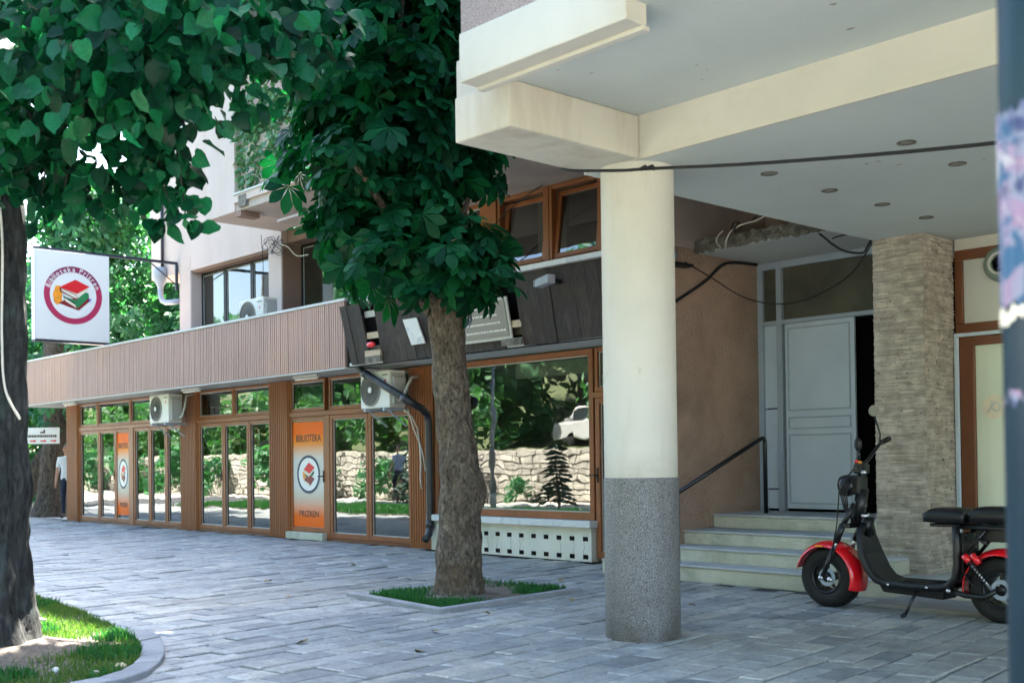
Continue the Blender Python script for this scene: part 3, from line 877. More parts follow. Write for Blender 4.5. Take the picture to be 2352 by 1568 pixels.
cw('ledge_soffit', 'soffit', -13.66, -8.02, 9.40, FY+.2, 2.612, 2.66, bev=.004)
# shop window, door, perforated base
fr = framed('shop_window', cb, -12.62, -9.55, .50, 2.585, FY, .075, .09)
cw('window_valance', 'trim', -11.3, -9.64, FY+.35, FY+.40, 2.33, 2.52)
sd_ = framed('shop_door', cb, -9.52, -8.60, .04, 1.98, FY, .07, .08)
handle(sd_, -9.485, 1.05, FY)
framed('transom', cb, -9.52, -8.60, 2.05, 2.585, FY, .05, .08)
cw('transom_bar', 'frame', -9.55, -8.58, FY-.01, FY+.08, 1.982, 2.048)
cw('corner_wall', 'brownwall', -8.58, -8.02, 9.62, FY+.3, 0, 2.604)
cw('interior_wall', 'interior', -12.6, -8.3, 13.8, 14, 0, 2.66); cw('interior_floor', 'interior_floor', -12.6, -8.3, FY+.1, 13.8, -.02, .03); cw('interior_ceiling', 'trim', -12.6, -8.3, FY+.21, 13.8, 2.61, 2.67)
cw('interior_post', 'frame', -11.15, -11.02, 12.0, 12.1, .03, 2.6)
cw('interior_wall', 'interior', -8.32, -8.2, FY+.31, 14, 0, 2.66)

def base_wall():
    x0, x1, z0, z1, Y = -12.64, -9.55, 0.0, .41, FY-.06
    xs = [x0]; holes = []
    p = (-9.648+11.70)/9
    for i in range(-4, 10):
        c = -11.70+p*i
        if c-.045 > x0+.03: holes.append(c)
    for c in holes: xs += [c-.043, c+.043]
    xs.append(x1)
    zs = [z0, .03, .085, .247, .302, z1]
    mb = MB(); dk = []
    for i in range(len(xs)-1):
        for j in range(5):
            a, b, c, d = xs[i], xs[i+1], zs[j], zs[j+1]
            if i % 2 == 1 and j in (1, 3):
                D = Y+.30; mb.cur = 1  # sides and back get the painted shade colour
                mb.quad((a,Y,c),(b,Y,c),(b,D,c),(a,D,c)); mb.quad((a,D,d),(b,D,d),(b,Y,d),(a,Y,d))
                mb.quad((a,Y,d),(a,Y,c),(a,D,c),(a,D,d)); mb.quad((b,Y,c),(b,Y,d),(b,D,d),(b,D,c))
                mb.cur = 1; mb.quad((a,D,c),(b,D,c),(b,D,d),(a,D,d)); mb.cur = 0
            else: mb.quad((a,Y,c),(b,Y,c),(b,Y,d),(a,Y,d))
    mb.quad((x0,Y,z1),(x1,Y,z1),(x1,Y+.2,z1),(x0,Y+.2,z1)); mb.quad((x1,Y,z0),(x1,Y+.2,z0),(x1,Y+.2,z1),(x1,Y,z1))
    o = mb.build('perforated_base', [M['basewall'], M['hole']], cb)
    R = random.Random(5)
    for c in holes[3:]:
        if R.random() < .75:
            a = (c+R.uniform(-.02,.02), .245); pts = [a]
            for k in range(4): pts.append((pts[-1][0]+R.uniform(-.02,.025), pts[-1][1]-.04))
            ck = MB()
            for q, r in zip(pts, pts[1:]): ck.quad((q[0]-.003,Y-.001,q[1]),(q[0]+.003,Y-.001,q[1]),(r[0]+.003,Y-.001,r[1]),(r[0]-.003,Y-.001,r[1]))
            ck.build('crack', M['print_grey'], o)
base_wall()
cw('window_sill', 'sill', -12.66, -9.50, FY-.14, FY+.02, .412, .498, bev=.012)

# entrance: flank wall, steps, door screen, canopy
cw('flank_wall', 'brownwall', -8.30, -8.0, 9.57, 11.5, 0, 3.56, bev=.01)
cw('flank_wall_top', 'taupe', -8.302, -8.002, 9.56, 11.5, 3.562, 4.438)
def step(z, y0, x0, first=False):
    o = MB().box(x0, -5.3 if not first else 6, y0, 11.4 if not first else 11.4, z-.153 if not first else -.02, z-.025).build('step', M['concrete'], cb, bev=.008)
    MB().box(x0, -5.3 if not first else 6, y0-.012, 11.4, z-.0249, z).build('tread', M['tread'], o, bev=.006)
step(.153, 9.24, -8.62, True); step(.306, 9.55, -7.998); step(.459, 9.89, -7.998); step(.612, 10.42, -7.998)
DY = 11.35
cw('door_frame', 'grey_frame', -7.998, -7.93, DY-.03, DY+.05, .612, 3.52); cw('door_frame', 'grey_frame', -7.735, -7.665, DY-.035, DY+.05, .612, 3.52)
cw('door_frame', 'grey_frame', -7.929, -6.0, DY-.031, DY+.05, 2.785, 2.83); cw('door_frame', 'grey_frame', -7.929, -6.0, DY-.031, DY+.05, 3.44, 3.52)
cw('fanlight', 'dirty_glass', -7.929, -7.736, DY+.01, DY+.02, 2.831, 3.439); cw('fanlight', 'dirty_glass', -7.664, -6.0, DY+.01, DY+.02, 2.831, 3.439)
for z0, z1 in ((.64,.86), (.875,1.80), (1.815,2.784)): cw('side_panel', 'grey_metal', -7.928, -7.737, DY, DY+.03, z0, z1, bev=.006)
dr = MB().box(-7.64, -6.74, DY-.01, DY+.03, .645, 2.782).build('entrance_door', M['grey_metal'], cb, bev=.006)
for z0, z1 in ((.70,1.50), (1.56,1.70), (1.77,2.73)):
    mb = MB(); a, b, t = -7.60, -6.79, .016; y = DY-.022
    mb.box(a,b,y,DY-.011,z0,z0+t).box(a,b,y,DY-.011,z1-t,z1).box(a,a+t,y,DY-.011,z0+t,z1-t).box(b-t,b,y,DY-.011,z0+t,z1-t)
    mb.build('door_moulding', M['grey_frame'], dr, bev=.004)
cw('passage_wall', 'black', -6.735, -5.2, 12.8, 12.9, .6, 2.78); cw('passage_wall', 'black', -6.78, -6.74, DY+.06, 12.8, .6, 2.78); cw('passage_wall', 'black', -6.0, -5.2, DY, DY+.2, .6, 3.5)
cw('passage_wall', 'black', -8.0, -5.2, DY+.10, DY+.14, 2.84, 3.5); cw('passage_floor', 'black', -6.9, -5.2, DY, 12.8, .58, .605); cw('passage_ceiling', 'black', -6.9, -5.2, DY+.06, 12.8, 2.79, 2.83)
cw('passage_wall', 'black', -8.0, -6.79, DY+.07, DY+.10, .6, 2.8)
cw('rear_wall', 'taupe', -8.3, 6, 13.4, 13.8, 0, 3.6)
cn = MB().box(-7.998, -5.62, 10.17, 11.5, 3.525, 3.66).build('canopy_slab', M['soffit'], cb)
# crumbled front edge of the canopy slab
mb = MB(); R = random.Random(2)
for i in range(70):
    x = -7.98+2.34*i/69+R.uniform(-.01,.01); s_ = R.uniform(.012,.04)
    mb.sphere((x, 10.16+R.uniform(-.01,.02), 3.535+R.uniform(0,.02)), s_, 6, 4, (1.3, .8, .8))
    mb.sphere((x+.01, 10.155+R.uniform(-.01,.015), R.uniform(3.56,3.66)), R.uniform(.02,.04), 6, 4, (1.5, .7, 1))
mb.box(-7.998, -5.62, 10.15, 10.169, 3.54, 3.655)
o = mb.build('crumbled_edge', M['broken'], cb); tag(o, kind='stuff')

# stone clad pillar: thin ledger strips
def pillar():
    x0, x1, y0, y1 = -5.62, -5.12, 9.80, 10.38
    core = MB().box(x0+.02, x1-.02, y0+.02, y1, .15, CZ).build('stone_pillar', M['mortar'], cb)
    mb = MB(); R = random.Random(9); z = .153
    while z < CZ-.005:
        h = min(R.choice((.010,.013,.016,.02)), CZ-.001-z)
        x = x0-R.uniform(0,.1)
        while x < x1:
            l_ = R.uniform(.07,.26); a, b = max(x, x0), min(x+l_, x1)
            if b-a > .005:
                d = R.uniform(0,.016)
                mb.box(a+.0006, b-.0006, y0-.006+d, y0+.03, z+.0008, z+h-.0008)
            x += l_
        y = y0+.004-R.uniform(0,.1)
        while y < y1:
            l_ = R.uniform(.07,.26); a, b = max(y, y0+.016), min(y+l_, y1)
            if b-a > .005:
                d = R.uniform(0,.016)
                mb.box(x1-.03, x1+.008-d, a+.0006, b-.0006, z+.0008, z+h-.0008)
            y += l_
        z += h
    o = mb.build('ledger_stones', M['ledger'], core); tag(o, kind='stuff')
M['ledger'] = mat('ledger_stone', (.34, .30, .25), .85, .22, 9, .35, 60, .005, c2=(.50, .45, .38), rand=.22)
pillar()
# shop front right of the pillar
SY = 10.40
cw('header_wall', 'white', -5.11, 6, SY, SY+.2, 3.165, CZ-.001)
cw('shop_frame', 'frame_dark', -5.11, 6, SY-.01, SY+.07, 3.07, 3.163, bev=.005); cw('shop_frame', 'frame_dark', -5.11, 6, SY-.01, SY+.07, 2.38, 2.47, bev=.005)
cw('shop_frame', 'frame_dark', -5.11, -5.04, SY-.012, SY+.07, 2.471, 3.069, bev=.005)
cw('shop_transom', 'frost2', -5.039, 6, SY+.03, SY+.04, 2.471, 3.069)
cw('shutter_rail', 'grey_metal', -5.11, 6, SY-.05, SY-.012, 2.345, 2.379, bev=.004); cw('shutter_rail', 'grey_metal', -5.11, -5.076, SY-.05, SY-.012, .155, 2.344, bev=.004)
cw('shop_frame', 'frame_dark', -5.075, -4.94, SY-.01, SY+.07, .155, 2.344, bev=.005); cw('shop_frame', 'frame_dark', -4.939, 6, SY-.01, SY+.07, 2.26, 2.344, bev=.005)
cw('shop_pane', 'frost', -4.939, 6, SY+.03, SY+.04, .155, 2.259)
st_ = MB()
st_.lathe([(0,0),(.115,0),(.115,.002),(0,.002)], (-4.765, SY+.024, 1.68), (0,-1,0), 32)
st_.build('round_sticker', M['print_cream'], cb)
mk = MB().tube([(-4.83,SY+.02,1.63),(-4.80,SY+.02,1.67),(-4.785,SY+.02,1.73)], .008, 6).tube([(-4.745+.035*math.cos(t),SY+.02,1.68+.042*math.sin(t)) for t in np.linspace(0,6.28,14)], .008, 6)
mk.build('sticker_mark', M['frost2'], cb)
for x, y in ((-4.75,6.89), (-4.76,7.69), (-4.75,8.45), (-4.77,9.21), (-3.70,6.9), (-3.74,7.68), (-3.72,8.45), (-3.72,9.2), (-2.7,6.9), (-2.7,7.68)):
    MB().lathe([(.035,-.002),(.062,-.006),(.062,.002)], (x, y, CZ), (0,0,1), 20).build('downlight_ring', M['broken'], cb)
    MB().lathe([(0,.0),(.036,.0)], (x, y, CZ-.003), (0,0,1), 16).build('downlight_recess', M['print_grey'], cb)

# flaked paint spots and hairline cracks on the ceilings
def chips(z, n, x0, x1, y0, y1, seed):
    R_ = random.Random(seed); mb = MB()
    for k in range(n):
        x, y = R_.uniform(x0,x1), R_.uniform(y0,y1); r = R_.choice((.004,.006,.009,.015)); a = R_.uniform(0,3)
        pts = [(x+r*R_.uniform(.5,1.5)*math.cos(a+t)*1.6, y+r*R_.uniform(.5,1.3)*math.sin(a+t), z) for t in np.linspace(0,6.283,8)[:-1]]
        mb.poly(pts[::-1])
    o = mb.build('flaked_paint', M['print_grey'], cb); tag(o, kind='stuff')
chips(CZ-.002, 26, -5.55, -2.3, 6.35, 9.7, 1); chips(UZ-.002, 14, -5.0, -2.4, 4.5, 5.85, 2)
# ------------------------------------------------------------------ air conditioners
def ac_unit(x0, x1, y0, y1, z0, z1, label, bracket=True, hose=None):
    t = empty('air_conditioner', ((x0+x1)/2, (y0+y1)/2, z0))
    tag(t, label, 'air conditioner', 'outdoor air conditioner units')
    MB().box(x0, x1, y0, y1, z0, z1).build('casing', M['ac'], t, bev=.015)
    cx = x0+(x1-x0)*.36; cz = (z0+z1)/2; r = (z1-z0)*.42
    MB().lathe([(0, .001), (r, .001), (r, .012), (r*1.05, .014), (r*1.05, .0)], (cx, y0, cz), (0,-1,0), 40).build('fan_recess', M['print_grey'], t)
    mb = MB()
    for k in range(1, 7): mb.lathe([(r*k/7-.003,.014),(r*k/7,.019),(r*k/7+.003,.014)], (cx, y0, cz), (0,-1,0), 32)
    for k in range(22):
        a = 2*math.pi*k/22
        mb.tube([(cx+r*.18*math.cos(a), y0-.017, cz+r*.18*math.sin(a)), (cx+r*math.cos(a+.35), y0-.017, cz+r*math.sin(a+.35))], .0025, 4)
    mb.build('grille', M['dark_plastic'], t)
    MB().lathe([(0,.022),(r*.2,.022),(r*.2,.01)], (cx, y0, cz), (0,-1,0), 20).build('fan_hub', M['ac'], t)
    MB().box(x0+(x1-x0)*.76, x0+(x1-x0)*.95, y0-.003, y0-.0005, z0+(z1-z0)*.86, z0+(z1-z0)*.90).build('maker_print', M['print_grey'], t)
    MB().lathe([(0,.002),(.022,.002)], (x0+(x1-x0)*.86, y0, z0+(z1-z0)*.72), (0,-1,0), 14).build('maker_emblem', M['print_red'], t)
    MB().box(x1+.001, x1+.05, y0+.04, y1-.03, z0+.05, z1-.10).build('valve_cover', M['ac_side'], t, bev=.01)
    MB().box(x1+.0005, x1+.006, y0+.03, y1-.02, z1-.2, z1-.04).build('side_label', M['ac_side'], t)
    if bracket:
        for x in (x0+.12, x1-.12): MB().box(x-.02, x+.02, y0-.02, y1+.12, z0-.04, z0-.002).hexa([(x-.012,y1+.09,z0-.26),(x+.012,y1+.09,z0-.26),(x+.012,y1+.12,z0-.26),(x-.012,y1+.12,z0-.26),(x-.012,y0+.06,z0-.041),(x+.012,y0+.06,z0-.041),(x+.012,y0+.09,z0-.041),(x-.012,y0+.09,z0-.041)]).build('bracket', M['grey_frame'], t)
    if hose: MB().tube(hose, .022, 8).build('hose', M['cable_white'], t, smooth=True)
    return t
ac_unit(-20.62, -19.83, 9.62, 9.90, 2.01, 2.54, 'white outdoor air conditioner unit on library wall between first and second door bays', hose=[(-19.78,9.80,2.10),(-19.68,9.82,2.12),(-19.62,9.84,2.3),(-19.68,9.9,2.5),(-19.7,10.05,2.52)])
ac_unit(-13.68, -12.98, 9.60, 9.88, 2.00, 2.53, 'white outdoor air conditioner unit behind the slanting black pipe above library window', hose=[(-12.92,9.72,2.1),(-12.84,9.74,2.15),(-12.80,9.78,2.3),(-12.86,9.9,2.42),(-12.9,10.05,2.45)])
ac_unit(-19.22, -18.35, 10.75, 11.05, 3.60, 4.27, 'air conditioner unit standing on library roof before the upstairs window', bracket=False)
hz = MB().tube([(-13.0,9.86,1.98),(-12.94,9.95,1.88),(-12.90,10.03,1.7),(-12.88,10.05,1.45),(-12.85,10.045,1.2),(-12.87,10.045,1.0),(-12.85,10.05,.85)], .012, 8)
hz.tube([(-12.9,9.86,1.97),(-12.93,9.98,1.7),(-12.87,10.04,1.5),(-12.80,10.05,1.3),(-12.76,10.05,1.1)], .010, 8)
tag(hz.build('drain_hose', M['cable_white'], smooth=True), 'pale drain hoses dangling below the air conditioner by the black pipe', 'hose')

# ------------------------------------------------------------------ rain pipes
dp = MB().tube([(-13.64,9.42,3.2),(-13.64,9.42,2.95),(-13.64,9.45,2.75),(-13.60,9.5,2.62),(-13.50,9.52,2.52),(-12.95,9.53,2.28),(-12.50,9.55,2.08),(-12.46,9.62,2.03),(-12.52,9.80,1.97),(-12.575,9.94,1.90),(-12.585,9.98,1.8),(-12.585,9.985,1.0),(-12.585,9.985,.34),(-12.57,9.95,.22),(-12.54,9.86,.15)], .052, 14)
t = empty('rain_pipe', (-12.585, 9.98, 0)); tag(t, 'black rain pipe slanting down to the pilaster beside the tree trunk', 'pipe')
dp.build('pipe', M['pipe'], t, smooth=True)
for c0, c1 in (((-13.50,9.52,2.52),(-13.40,9.522,2.477)), ((-12.60,9.548,2.124),(-12.50,9.55,2.08)), ((-12.585,9.985,.30),(-12.585,9.985,.42))):
    MB().cyl(c0, c1, .060, 14).build('collar', M['pipe'], t, smooth=True)
t = empty('drain_hopper', (-23.9, 11.55, 4.9)); tag(t, 'grey rain hopper with curved outlet on the corner of the cream block', 'pipe')
MB().tube([(-24.05,11.55,8),(-24.05,11.55,5.55)], .035, 10).build('down_pipe', M['navy_metal'], t, smooth=True)
MB().lathe([(.13,.0),(.17,-.12),(.15,-.28),(.07,-.42),(.06,-.5)], (-24.05,11.50,5.62), (0,0,1), 20).build('hopper', M['grey_pipe'], t, smooth=True)
MB().tube([(-24.05,11.5,5.15),(-24.04,11.5,5.0),(-23.97,11.5,4.88),(-23.85,11.52,4.82),(-23.6,11.55,4.80),(-23.35,11.6,4.80)], .06, 12).build('outlet', M['grey_pipe'], t, smooth=True)

# ------------------------------------------------------------------ hanging sign
def hanging_sign():
    t = empty('hanging_sign', (-23.33, 10.1, 3.6))
    tag(t, 'square white lightbox sign with red ring and stacked books on a wall bracket', 'sign')
    X = -23.33; y0, y1, z0, z1 = 8.50, 10.02, 3.79, 5.60
    MB().box(X-.17, X, y0, y1, z0, z1).build('panel', M['sign_white'], t, bev=.008)
    MB().box(X-.175, X+.006, y0-.02, y0-.0005, z0-.01, z1+.005).build('panel_edge', M['sign_edge'], t, bev=.004)
    mb = MB().box(X-.11, X-.05, y0-.02, 11.58, z1+.006, z1+.06)
    mb.build('bracket_arm', M['navy_metal'], t)
    for nm, q in (('wall_plate', (X-.11, X-.05, 11.545, 11.597, 5.05, z1)), ('bottom_rail', (X-.16, X+.004, y0-.02, y1+.02, z0-.05, z0-.0105)), ('lower_arm', (X-.11, X-.05, y1+.021, 11.54, z0-.06, z0-.015)), ('wall_plate', (X-.12, X-.04, 11.55, 11.597, 3.95, 4.2))):
        MB().box(*q).build(nm, M['navy_metal'], t)
    MB().tube([(X-.08,10.95,z1+.005),(X-.08,11.56,5.16)], .014, 6).build('brace', M['navy_metal'], t)
    cy, cz = 9.262, 4.72; R0 = .60
    def P(a, r, k): return (X+k, cy+R0*r*math.cos(a), cz+R0*.985*r*math.sin(a))
    ring = MB()
    N = 72
    for i in range(N):
        a, b = 2*math.pi*i/N, 2*math.pi*(i+1)/N
        ring.cur = 1 if .12*math.pi < a < .86*math.pi else 0
        ring.quad(P(a,.80,.003), P(a,1,.003), P(b,1,.003), P(b,.80,.003))
    ring.build('ring_print', [M['crimson'], M['plum']], t)
    parts = []
    txt = 'Biblioteka Prizren'
    meshes = []
    for ch in txt:
        if ch == ' ': meshes.append((None, .05)); continue
        me = text_mesh(ch, .135, .001)
        xs = [v.co.x for v in me.vertices]
        meshes.append((me, max(xs)-min(xs)+.014))
    tot = sum(w_ for _, w_ in meshes); rad = R0*.90; s = -tot/2
    span = 2.62/tot
    for me, wd in meshes:
        mid = s+wd/2; s += wd
        if me is None: continue
        a = math.radians(92) - mid*span
        xs = [v.co.x for v in me.vertices]; ox = -(max(xs)+min(xs))/2
        ys = [v.co.y for v in me.vertices]
        base = Matrix(((0,0,1,X+.006),(math.sin(a),math.cos(a),0,cy+rad*math.cos(a)),(-math.cos(a),math.sin(a),0,cz+rad*.985*math.sin(a)),(0,0,0,1)))
        parts.append((me, base @ Matrix.Translation((ox, -.047, 0))))
    join_meshes('l', parts, None).build('lettering', M['print_white'], t)
    mb = MB(); lay = [0]
    def pl(m, pts):
        lay[0] += 1; mb.cur = m
        mb.poly([(X+.003+lay[0]*.0008, cy+R0*x, cz+R0*z) for x, z in pts])
    pl(3, [(-.66,-.28),(-.70,.0),(-.60,.28),(-.46,.30),(-.38,.05),(-.40,-.28),(-.55,-.36)])          # orange smear
    pl(5, [(-.50,-.42),(.22,-.66),(.60,-.26),(.60,-.16),(.20,-.56),(-.48,-.32)])                      # lowest book pages
    pl(2, [(-.52,-.30),(-.30,-.18),(.50,.02),(.58,-.14),(.18,-.50)])
    pl(1, [(-.36,-.06),(.10,-.36),(.14,-.44),(.54,-.02),(.52,.12),(.40,.14),(.08,-.16)])               # green book
    pl(6, [(-.36,-.02),(.06,-.26),(.10,-.40),(-.30,-.20)])
    pl(4, [(-.32,-.10),(.06,-.32),(.10,-.42),(-.28,-.22)])
    pl(4, [(-.44,.14),(.12,-.10),(.50,.20),(.50,.30),(.10,.08)])                                      # top book pages
    pl(2, [(-.48,.24),(-.46,.10),(.10,-.14),(.14,-.12),(.10,.02)])
    pl(4, [(-.42,.20),(-.40,.12),(.10,-.11),(.10,.0)])
    pl(0, [(-.48,.24),(.06,.54),(.56,.34),(.12,.06)])
    pl(7, [(.55,-.20),(.62,-.10),(.60,-.05),(.52,-.14)])
    mb.build('book_print', [M['print_red'], M['print_green'], M['print_darkred'], M['print_orange'], M['print_cream'], M['print_white'], M['print_dkgreen'], M['print_violet']], t)
hanging_sign()

# notice boards, torn panel, flood lamp on the planks
def lean_y(z): return 9.355+(9.19-9.355)*(z-2.60)/.84
def leaning_board(name, x0, x1, z0, z1, m, k=.02, sk=.0):
    ya, yb = lean_y(z0)-k, lean_y(z1)-k
    return MB().hexa([(x0+sk,ya-.012,z0),(x1+sk,ya-.012,z0),(x1+sk,ya+.012,z0),(x0+sk,ya+.012,z0),(x0,yb-.012,z1),(x1,yb-.012,z1),(x1,yb+.012,z1),(x0,yb+.012,z1)]).build(name, m, None, bev=.003)
t = empty('notice_board', (-10.4, 9.2, 2.7)); tag(t, 'grey notice board with white frame and small text on planks right of trunk', 'sign')
for q, m, k, nm in (((-10.98,-10.10,2.70,3.20), M['trim'], .022, 'frame'), ((-10.945,-10.135,2.735,3.165), M['print_grey'], .036, 'face')):
    o = leaning_board(nm, *q, m, k); setp(o, t)
R = random.Random(4)
for i in range(4):
    z = 2.80+i*.095; x = -10.90
    mb = MB()
    while x < -10.2-.05*i:
        wd = R.uniform(.015, .03); ya = lean_y(z)-.050
        mb.hexa([(x,ya,z),(x+wd,ya,z),(x+wd,ya+.003,z),(x,ya+.003,z),(x,ya-.01,z+.022),(x+wd,ya-.01,z+.022),(x+wd,ya-.007,z+.022),(x,ya-.007,z+.022)])
        x += wd+R.uniform(.008,.02)
    mb.build('text_line', M['print_white'], t)
o = leaning_board('torn_panel', -12.15, -11.86, 2.78, 3.12, M['sill'], .03, .10)
tag(o, 'torn white panel remnant on dark planks left of the chestnut trunk', 'panel')
t = empty('flood_lamp', (-9.2, 9.1, 3.15)); tag(t, 'small grey flood lamp mounted on dark planks below the tilted windows', 'lamp')
MB().hexa([(-9.38,8.99,3.20),(-9.16,8.99,3.23),(-9.16,9.11,3.23),(-9.38,9.11,3.20),(-9.37,8.99,3.29),(-9.16,8.99,3.33),(-9.16,9.11,3.33),(-9.37,9.11,3.29)]).build('housing', M['grey_pipe'], t, bev=.01)
MB().box(-9.41, -9.381, 9.0, 9.10, 3.205, 3.285).build('lens', M['lens'], t, bev=.006)
MB().box(-9.22, -9.18, 9.11, 9.24, 3.24, 3.29).build('arm', M['dark_plastic'], t)
tag(MB().sphere((-12.95,9.27,2.86), .075, 14, 8, (1.2,.6,.55)).build('red_cap', M['red_paint'], None, smooth=True), 'small red object wedged in the gap between dark planks', 'cap')

# arrow sign on the background trunk
t = empty('arrow_sign', (-28.6, 10.5, 1.7)); tag(t, 'white board with red arrows nailed to the thick trunk behind library corner', 'sign')
SGN = Matrix.Translation((-28.75, 10.62, 1.98)) @ Matrix.Rotation(math.radians(48), 4, 'Z')
def sg(mb, nm, m):
    mb.v = [tuple(SGN @ Vector(p)) for p in mb.v]; return mb.build(nm, m, t)
sg(MB().box(-.42,.42,-.012,.012,-.2,.2), 'board', M['sign_white'])
mb = MB().box(-.05,.07,-.016,-.0125,.06,.10).box(.03,.07,-.016,-.0125,.10,.15)
x = -.36
while x < .34:
    wd = R.uniform(.02,.05); mb.box(x, x+wd, -.016, -.0125, -.04, .02); x += wd+.012
sg(mb, 'text_print', M['print_dark'])
mb = MB()
for x in (-.30, -.05, .20): mb.prism([(x,-.0125,-.145),(x+.1,-.0125,-.145),(x+.1,-.0125,-.165),(x+.16,-.0125,-.13),(x+.1,-.0125,-.095),(x+.1,-.0125,-.115),(x,-.0125,-.115)], (0,-.004,0))
sg(mb, 'arrow_print', M['print_red'])

# ------------------------------------------------------------------ cables, handrail, wall fan
def cable(pts, r, m, label, smooth=14, kind='cable'):
    P_ = [Vector(p) for p in pts]; out = []
    for i in range(len(P_)-1):                      # Catmull-Rom
        p0 = P_[max(i-1,0)]; p1 = P_[i]; p2 = P_[i+1]; p3 = P_[min(i+2,len(P_)-1)]
        for k in range(smooth):
            u = k/smooth
            out.append(.5*((2*p1)+(p2-p0)*u+(2*p0-5*p1+4*p2-p3)*u*u+(3*p1-p0-3*p2+p3)*u**3))
    out.append(P_[-1])
    o = MB().tube(out, r, 6).build('cable', m, None, smooth=True)
    return tag(o, label, kind)
cable([(-5.62,5.66,3.27),(-5.43,5.62,3.215),(-5.0,5.60,3.13),(-4.77,5.60,3.096),(-3.8,5.6,2.945),(-2.50,5.60,2.783),(-1.0,5.6,2.66),(.6,5.6,2.6)], .011, M['cable'], 'long black cable strung across the column top to the right')
tag(MB().tube([(-4.83,5.585,3.10),(-4.80,5.60,3.115),(-4.77,5.585,3.095),(-4.75,5.61,3.11),(-4.72,5.59,3.085)], .014, 6).build('cable_knot', M['cable'], None, smooth=True), 'knotted tape on the long cable in front of the column', 'cable')
cable([(-7.98,9.6,2.86),(-7.97,9.79,2.962),(-7.97,10.3,3.225),(-7.97,10.60,3.43),(-7.97,10.85,3.49),(-7.97,11.28,3.51)], .018, M['cable'], 'thick black cable fixed along the brown flank wall under canopy')
cable([(-7.98,9.95,3.40),(-7.9,10.3,3.26),(-7.80,10.75,3.07),(-7.45,10.9,2.96),(-7.0,10.9,2.98),(-6.52,10.9,3.17),(-6.25,10.9,3.47)], .007, M['cable'], 'thin cable sagging in front of the grey entrance fanlight')
cable([(-6.48,10.25,3.53),(-6.40,10.28,3.45),(-6.35,10.3,3.40),(-6.21,10.3,3.31),(-6.02,10.3,3.265),(-5.9,10.2,3.30),(-5.75,10.1,3.42)], .012, M['cable'], 'black cable hanging from the canopy edge to the stone pillar')
cable([(-6.35,10.3,3.46),(-6.2,10.28,3.47),(-6.05,10.28,3.44),(-5.9,10.28,3.45),(-5.8,10.25,3.43)], .008, M['cable'], 'short wavy cable near the top of the stone pillar')
cable([(-7.55,10.12,3.53),(-7.52,10.1,3.60),(-7.44,10.08,3.68),(-7.28,10.06,3.72),(-7.1,10.1,3.75),(-6.9,10.15,3.85)], .010, M['cable_white'], 'pale looped wire curling over the crumbling canopy edge')
cable([(-7.62,10.12,3.53),(-7.66,10.1,3.60),(-7.62,10.09,3.66),(-7.56,10.09,3.70)], .008, M['cable_white'], 'short pale wire stub on the crumbling canopy edge')
cable([(-7.2,10.1,3.74),(-7.05,10.1,3.86),(-6.95,10.1,3.98),(-6.90,10.1,4.2)], .010, M['cable'], 'dark wire rising from the canopy edge to the ceiling')
cable([(-7.45,10.08,3.69),(-7.38,10.06,3.76),(-7.30,10.07,3.70),(-7.40,10.06,3.67),(-7.33,10.05,3.74)], .008, M['cable'], 'tangled dark wires lying on the crumbling canopy edge')
cable([(-10.7,9.05,3.75),(-10.4,9.05,3.85),(-10.2,9.05,3.98),(-9.9,9.05,4.15),(-9.5,9.05,4.30),(-9.3,9.06,4.36)], .007, M['cable'], 'thin dark wire crossing the upstairs window frames')
cable([(-9.6,8.6,4.37),(-9.5,8.65,4.25),(-9.45,8.7,4.2)], .008, M['cable'], 'short wire hanging from the projecting soffit')
o = empty('wall_lantern', (-7.95, 9.7, 3.3)); tag(o, 'small blue white lamp on the brown wall right of the column', 'lamp')
MB().sphere((-7.93,9.70,3.44), .05, 10, 8, (.8,.8,1.5)).build('bulb', M['lens'], o, smooth=True)
MB().box(-7.998,-7.86,9.62,9.95,3.33,3.36).build('bracket', M['dark_plastic'], o)
# tangle of wires and hanging strand by the upstairs window
mb = MB(); R = random.Random(8)
for k in range(7):
    a = R.uniform(0,6.28); c = Vector((-19.25+R.uniform(-.2,.2), 11.5, 5.42+R.uniform(-.08,.06))); rx = R.uniform(.14,.3); rz = R.uniform(.10,.2)
    mb.tube([c+Vector((rx*math.cos(t_+a), R.uniform(-.02,.02), rz*math.sin(t_))) for t_ in np.linspace(0, 5.6, 18)], .006, 5)
mb.tube([(-19.6,11.45,5.66),(-19.62,11.5,5.2),(-19.6,11.5,4.4)], .007, 5)
tag(mb.build('wire_tangle', M['cable'], None), 'bundle of coiled wires hanging under the balcony beside the pier', 'cable')
cable([(-18.98,11.5,5.40),(-18.7,11.5,5.30),(-18.4,11.5,5.10),(-18.0,11.5,5.06)], .010, M['cable_white'], 'pale wire running from the pier across the upstairs window')

hr = empty('handrail', (-7.6, 10.0, .15)); tag(hr, 'black steel handrail climbing the entrance steps beside the brown wall', 'handrail')
MB().tube([(-7.6,9.28,.875),(-7.6,10.78,1.445),(-7.6,10.83,1.455),(-7.6,10.855,1.43),(-7.6,10.86,1.38),(-7.6,10.86,.61)], .024, 10).build('rail', M['black_paint'], hr, smooth=True)
MB().tube([(-7.6,9.30,.88),(-7.6,9.30,.15)], .022, 10).build('post', M['black_paint'], hr, smooth=True)

